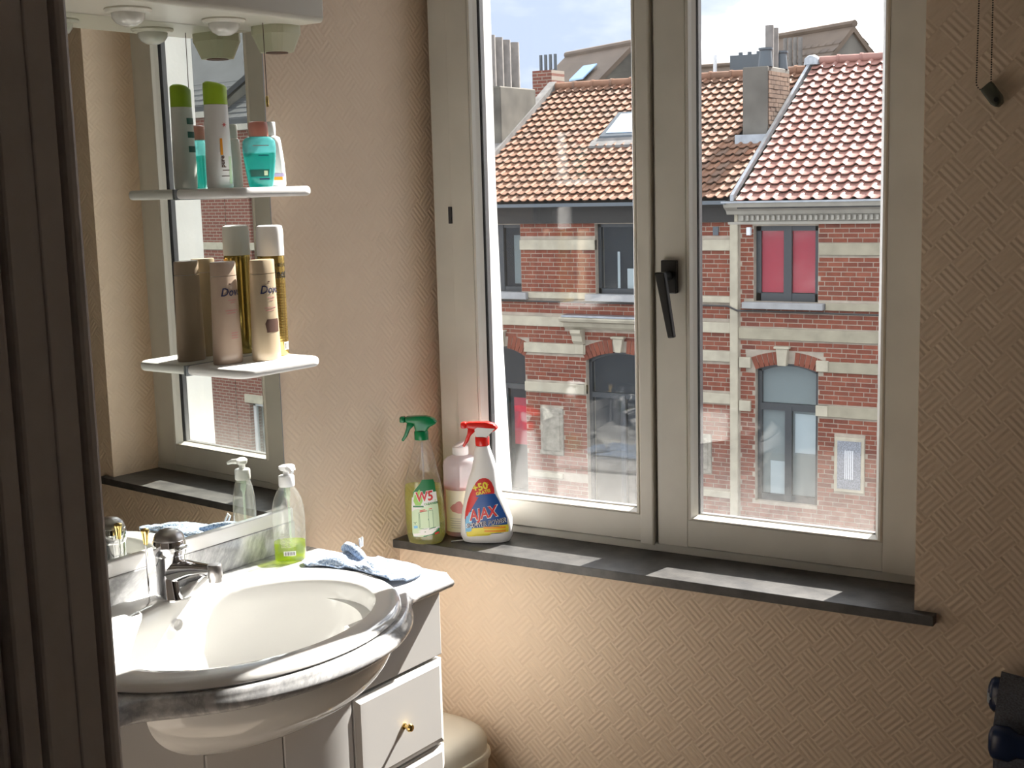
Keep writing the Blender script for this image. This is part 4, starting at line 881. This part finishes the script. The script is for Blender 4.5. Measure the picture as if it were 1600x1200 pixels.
# ---- glossy-roofed neighbour
Bh = thing('glossy_roof_house', 'red brick house with dentilled cream cornice and glossy red pantile roof', 'house', None)
XB0, XB1 = -5.02, -.4
winB = [(-4.80, -3.885, -.12, .925), (-4.775, -3.87, -2.97, -.98), (-2.30, -1.38, -.12, .925), (-2.30, -1.38, -2.97, -.98)]
wb_ = wall_strips(Bh, XB0, XB1, -5.5, 1.2, winB, Y0)
bB = [(.53, .69, -3.87, -2.34), (-.65, -.49, XB0, XB1), (-1.07, -.92, -3.84, -2.34), (-1.685, -1.53, -3.88, -2.34), (-.22, -.12, -3.77, -2.4), (.53, .69, -1.34, XB1), (-1.07, -.92, -1.34, XB1), (-1.685, -1.53, -1.34, XB1)]
hol = [(a, b, c, d) for a, b, c, d in winB]+[(x0, x1, a, b) for a, b, x0, x1 in bB]+[(-4.94, -3.77, -.22, -.12), (-2.40, -1.3, -.22, -.12), (-3.63, -3.21, -2.72, -1.955), (-4.91, -3.80, -1.10, -.83), (-2.40, -1.28, -1.10, -.83)]
masonry(wb_, lay(XB0+.02, XB1, -5.4, .955, hol), Y0)
for a, b, x0, x1 in bB: stone(Bh, 'stone_band', x0, x1, a, b, Y0, mat='stone_tan')
for x in (-4.92, -3.805): 
    for z0 in (-1.06, -1.68): stone(Bh, 'quoin', x-.085, x+.085, z0, z0+.15, Y0, .045)
for x0 in (-4.94, -2.42): stone(Bh, 'window_ledge', x0, x0+1.16, -.215, -.125, Y0, .11, 'stone_grey')
for cx, hw in ((-4.32, .452), (-1.84, .46)): 
    arch(wb_, cx-hw, cx+hw, -1.08, .09, .18, Y0); keystone(Bh, cx-.05, -1.005, -.735, .17, .12, Y0)
hwindow(Bh, -4.80, -3.885, -.12, .925, Y0, 2, fill=[(-4.73, -3.93, .0, .86, 'blind_red', .142)], fw=.07)
hwindow(Bh, -4.775, -3.87, -2.97, -1.08, Y0, 2, transom=-1.60, rise=.09, fill=[(-4.24, -3.93, -2.26, -1.70, 'curtain_white', .146), (-4.60, -4.38, -2.88, -2.40, 'curtain_white', .146), (-4.72, -3.92, -2.9, -1.62, 'curtain_lace', .16), (-4.72, -3.92, -1.56, -1.02, 'curtain_lace', .16)], fw=.06)
hwindow(Bh, -2.30, -1.38, -.12, .925, Y0, 2, fw=.07); hwindow(Bh, -2.30, -1.38, -2.97, -1.08, Y0, 2, transom=-1.60, rise=.09, fw=.06)
pq = stone(Bh, 'tile_plaque', -3.625, -3.21, -2.715, -1.955, Y0, .03, 'stone_cream'); MB().box(-3.58, -3.255, Y0-.036, Y0, -2.67, -2.0).build('plaque_tiles', 'tile_plaque', pq)
for i in range(5): MB().box(-3.475+i*.026, -3.463+i*.026, Y0-.042, Y0, -2.53, -2.13).build('plaque_bar', 'curtain_white', pq)
pst = MB(); z = -5.5
MB().box(-5.14, -5.02, Y0-.05, Y0+.05, -5.5, 1.12).build('party_pilaster', 'stone_cream', Bh, bevel=.01, seg=1)
MB().prism([(Y0+.05, .95), (Y0-.05, .95), (Y0-.06, .985), (Y0-.03, 1.0), (Y0-.03, 1.085), (Y0-.10, 1.09), (Y0-.13, 1.14), (Y0-.22, 1.19), (Y0-.25, 1.255), (Y0+.05, 1.255)], -5.16, XB1, 'x').build('cornice', 'paint_cream', Bh)
x = -4.96
while x < XB1-.05: MB().box(x, x+.035, Y0-.075, Y0-.03, 1.005, 1.07).build('dentil', 'paint_cream', Bh); x += .075
MB().box(-5.18, XB1, Y0-.27, Y0-.23, 1.25, 1.275).build('gutter_edge', 'zinc', Bh)
ZR_B = 3.32
tiled_roof(Bh, XB0+.06, XB1, Y0-.22, 1.27, 18.1, ZR_B, .185, 19, 'tile_new_o', 'tile_new_i')
MB().prism([(14.72, 1.28), (18.1, ZR_B), (18.1, ZR_B+.09), (14.72, 1.36)], XB0-.02, XB0+.03, 'x').build('verge_flashing', 'zinc', Bh)
MB().lathe([(.13, ZR_B-.02), (.12, ZR_B+.08), (.05, ZR_B+.13)], 12, (XB0+.02, 18.05, 0)).build('verge_cap', 'zinc', Bh, smooth=50)
MB().box(XB0, XB1, 18.1, 18.3, 1.2, ZR_B-.05).build('rear_wall', 'stucco', Bh)
MB().tube([(XA0, Y0-.05, -.20), (-5.5, Y0-.05, -.19), (-5.16, Y0-.07, -.19), (-5.02, Y0-.07, -.25), (-4.8, Y0-.05, -.25), (-3.0, Y0-.05, -.26), (XB1, Y0-.05, -.26)], .014, 6).build('facade_cable', 'cable', Bh)
MB().box(-4.89, -4.83, Y0-.06, Y0, .80, .91).build('alarm_box', 'curtain_white', Bh, bevel=.005, seg=1); MB().box(-5.40, -5.32, Y0-.02, Y0, .80, .92).build('vent', 'zinc_dark', A)
# ---- plainer row further along the street, seen in the mirror
def brick_tex(name):
    ma, t, b = new_mat(name); b.inputs['Roughness'].default_value = .9
    c = N(t, 'ShaderNodeTexCoord'); mpp = N(t, 'ShaderNodeMapping'); mpp.inputs['Rotation'].default_value = (R(90), 0, 0); t.links.new(c.outputs['Object'], mpp.inputs['Vector'])
    bt = N(t, 'ShaderNodeTexBrick', Scale=1.0, Color1=(.14, .043, .029, 1), Color2=(.18, .058, .038, 1), Mortar=(.24, .20, .165, 1)); bt.inputs['Mortar Size'].default_value = .008; bt.inputs['Brick Width'].default_value = .21; bt.inputs['Row Height'].default_value = .065
    t.links.new(mpp.outputs['Vector'], bt.inputs['Vector']); t.links.new(bt.outputs['Color'], b.inputs['Base Color'])
brick_tex('brick_far')
def row_house(x0, x1, ze, zr, label, wins, tile, wallmat='brick_far'):
    h_ = thing('row_house', label, 'house')
    wl = wall_strips(h_, x0, x1, -5.5, ze, [(a, b, c, d) for a, b, c, d in wins], Y0); wl.data.materials[0] = M[wallmat]
    for a, b, c, d in wins: hwindow(h_, a, b, c, d, Y0, 2, fw=.07, mat='curtain_white', fill=[(a+.1, b-.1, c+.4, d-.1, 'curtain_lace', .24)]); stone(h_, 'window_ledge', a-.1, b+.1, c-.12, c, Y0, .1, 'stone_grey'); stone(h_, 'lintel', a-.12, b+.12, d, d+.18, Y0, .03)
    for z in (-.5, 1.0): 
        if z < ze-.3: stone(h_, 'stone_band', x0, x1, z-.6, z-.45, Y0)
    MB().box(x0, x1, Y0-.2, Y0+.1, ze-.22, ze).build('cornice', 'paint_cream', h_)
    sl_ = math.atan2(zr-ze, 3.4); rf = MB().prism([(Y0-.22, ze), (18.1, zr), (18.1, zr-.15), (Y0-.2, ze-.1)], x0, x1, 'x').build('roof', tile, h_)
    tl = MB(); k = 0; Ls = math.hypot(zr-ze, 3.32); rr = int(Ls/.22)
    for r in range(rr):
        y = Y0-.2+math.cos(sl_)*.22*r; z = ze+math.sin(sl_)*.22*r; x = x0
        while x < x1-.1: tl.add([(x, y, z+.03), (min(x1, x+.24), y, z+.03), (min(x1, x+.24), y+math.cos(sl_)*.24, z+.012+math.sin(sl_)*.24), (x, y+math.cos(sl_)*.24, z+.012+math.sin(sl_)*.24), (x, y, z), (min(x1, x+.24), y, z)], [(0,1,2,3), (4,5,1,0)]); x += .25
    tag(tl.build('tiling', tile, rf, fix=False), kind='stuff')
    MB().prism([(Y0+.02, -5.5), (18.1, -5.5), (18.1, zr-.12), (Y0+.02, ze-.05)], x0+.02, x0+.3, 'x').build('gable_wall', 'stucco', h_)
    return h_
row_house(-.38, 6.9, 1.4, 3.4, 'brown-roofed brick house directly right of the glossy-roofed house', [(1.0, 2.0, -.1, 1.0), (4.5, 5.5, -.1, 1.0), (1.0, 2.0, -2.9, -1.2), (4.5, 5.5, -2.9, -1.2)], 'tile_far')
row_house(6.92, 14.5, 2.6, 4.6, 'taller grey-roofed brick house second to the right of the glossy-roofed house', [(8.5, 9.6, .1, 1.6), (11.5, 12.6, .1, 1.6), (8.5, 9.6, -2.9, -1.1), (11.5, 12.6, -2.9, -1.1)], 'tile_grey')
row_house(14.52, 19.72, 3.0, 5.0, 'brick house with ledged windows reflected in the mirror between the shelves', [(17.4, 18.95, .1, 1.45), (15.2, 16.4, .1, 1.45), (17.4, 19.3, -4.8, -2.75), (15.2, 16.4, -4.8, -2.75)], 'tile_grey')
row_house(19.74, 30.0, 3.3, 5.6, 'plain brick house with slate grey roof reflected at the mirror centre', [(25.6, 26.8, .8, 2.4), (25.6, 26.8, -2.6, -.6)], 'tile_grey')
# ---- houses in the second row
def gable(name, label, near, far, hw, pitch, tile, wall, extra=None):
    h_ = thing(name, label, 'house')
    n_ = Vector((*near, 0)); f_ = Vector((*far, 0)); zr = 4.3; d = (f_-n_).normalized(); s_ = Vector((d.y, -d.x, 0)); L_ = (f_-n_).length
    dz = hw*math.tan(R(pitch)); ze = zr-dz
    def P(a, b, z): q = n_+d*a+s_*b; return (q.x, q.y, z)
    b = MB(); o_ = [(-hw, -5.5), (hw, -5.5), (hw, ze), (0, zr-.05), (-hw, ze)]
    b.loft([[P(.0, x, z) for x, z in o_], [P(L_, x, z) for x, z in o_]]); b.build('wall', wall, h_)
    for sg in (-1, 1):
        rf = MB().loft([[P(a, sg*x, z) for x, z in ((-.02*sg, zr+.06), (hw+.15, ze-.10), (hw+.15, ze-.20), (-.02*sg, zr-.06))] for a in (-.06, L_+.06)]).build('roof', tile, h_)
        tl = MB(); rows_ = int(hw/math.cos(R(pitch))/.2); c_, q_ = math.cos(R(pitch)), math.sin(R(pitch))
        for r in range(rows_):
            a = -.05
            while a < L_:
                x = hw+.15-r*.2*c_; z = ze-.09+r*.2*q_
                tl.add([P(a, sg*x, z+.03), P(a+.19, sg*x, z+.03), P(a+.19, sg*(x-.2*c_), z+.2*q_), P(a, sg*(x-.2*c_), z+.2*q_), P(a, sg*x, z), P(a+.19, sg*x, z)], [(0,1,2,3), (4,5,1,0)]); a += .21
        tag(tl.build('tiling', tile, rf, fix=False), kind='stuff')
    MB().tube([P(-.06, 0, zr+.09), P(L_+.06, 0, zr+.09)], .07, 8).build('ridge_capping', tile, h_, smooth=True)
    return h_, P
g1, P1 = gable('gabled_house', 'far house with brown tiled roof and grey gable behind the chimney pipes', (-10.37, 22.75), (-12.6, 24.07), 2.6, 40, 'tile_far', 'stucco')
MB().loft([[P1(.5+a, -.55-b, 4.3-(.55+b)*math.tan(R(40))+.14+c) for a, b in ((0, 0), (.55, 0), (.55, .35), (0, .35))] for c in (0, .03)]).build('roof_window', 'skylight', g1)
g2, P2 = gable('gabled_house', 'far house with grey gable and row of thin chimney pipes at upper right', (-5.78, 22.75), (-7.73, 23.97), 1.6, 46, 'tile_far', 'stucco_light')
for i in range(4):
    q = P2(1.05-.15*i, -.75, 0); MB().lathe([(.04, 3.0), (.04, 4.22-.01*i), (.028, 4.22-.01*i)], 8, (q[0], q[1], 0)).build('flue_pipe', 'concrete_pipe', g2)
g3, P3 = gable('gabled_house', 'low brown-roofed house peeking over the old pantile ridge', (-9.4, 29.6), (-14.0, 29.6), 2.0, 30, 'tile_far', 'stucco')
def stack(label, x, y, z0, z1, w_, d_, pipes, ph, mat='brick_far', pm='zinc_dark', pr_=.055):
    s_ = thing('chimney_stack', label, 'chimney', T((x, y, 0))); MB().box(-w_/2, w_/2, -d_/2, d_/2, z0, z1).build('stack_body', mat, s_)
    for i in range(pipes): MB().lathe([(pr_, z1-.02), (pr_, z1+ph), (pr_*.7, z1+ph)], 8, (-w_/2+(i+.5)*w_/pipes, 0, 0)).build('flue_pipe', pm, s_)
stack('brick chimney with four thin dark pipes beside the brown far roof', -10.82, 20.0, -5.5, 3.69, .42, .5, 4, .31, pr_=.032)
stack('dark square chimney block behind the middle chimney', -6.69, 20.0, -5.5, 3.69, .66, .6, 4, .07, 'zinc_dark', 'zinc_dark', .04)
pp = thing('vent_pipe', 'slim white vent pipe on the far roof ridge', 'vent pipe', T((-7.42, 20.0, 3.0))); MB().lathe([(.035, -8.7), (.035, .75), (.02, .75)], 8).build('pipe', 'curtain_white', pp)
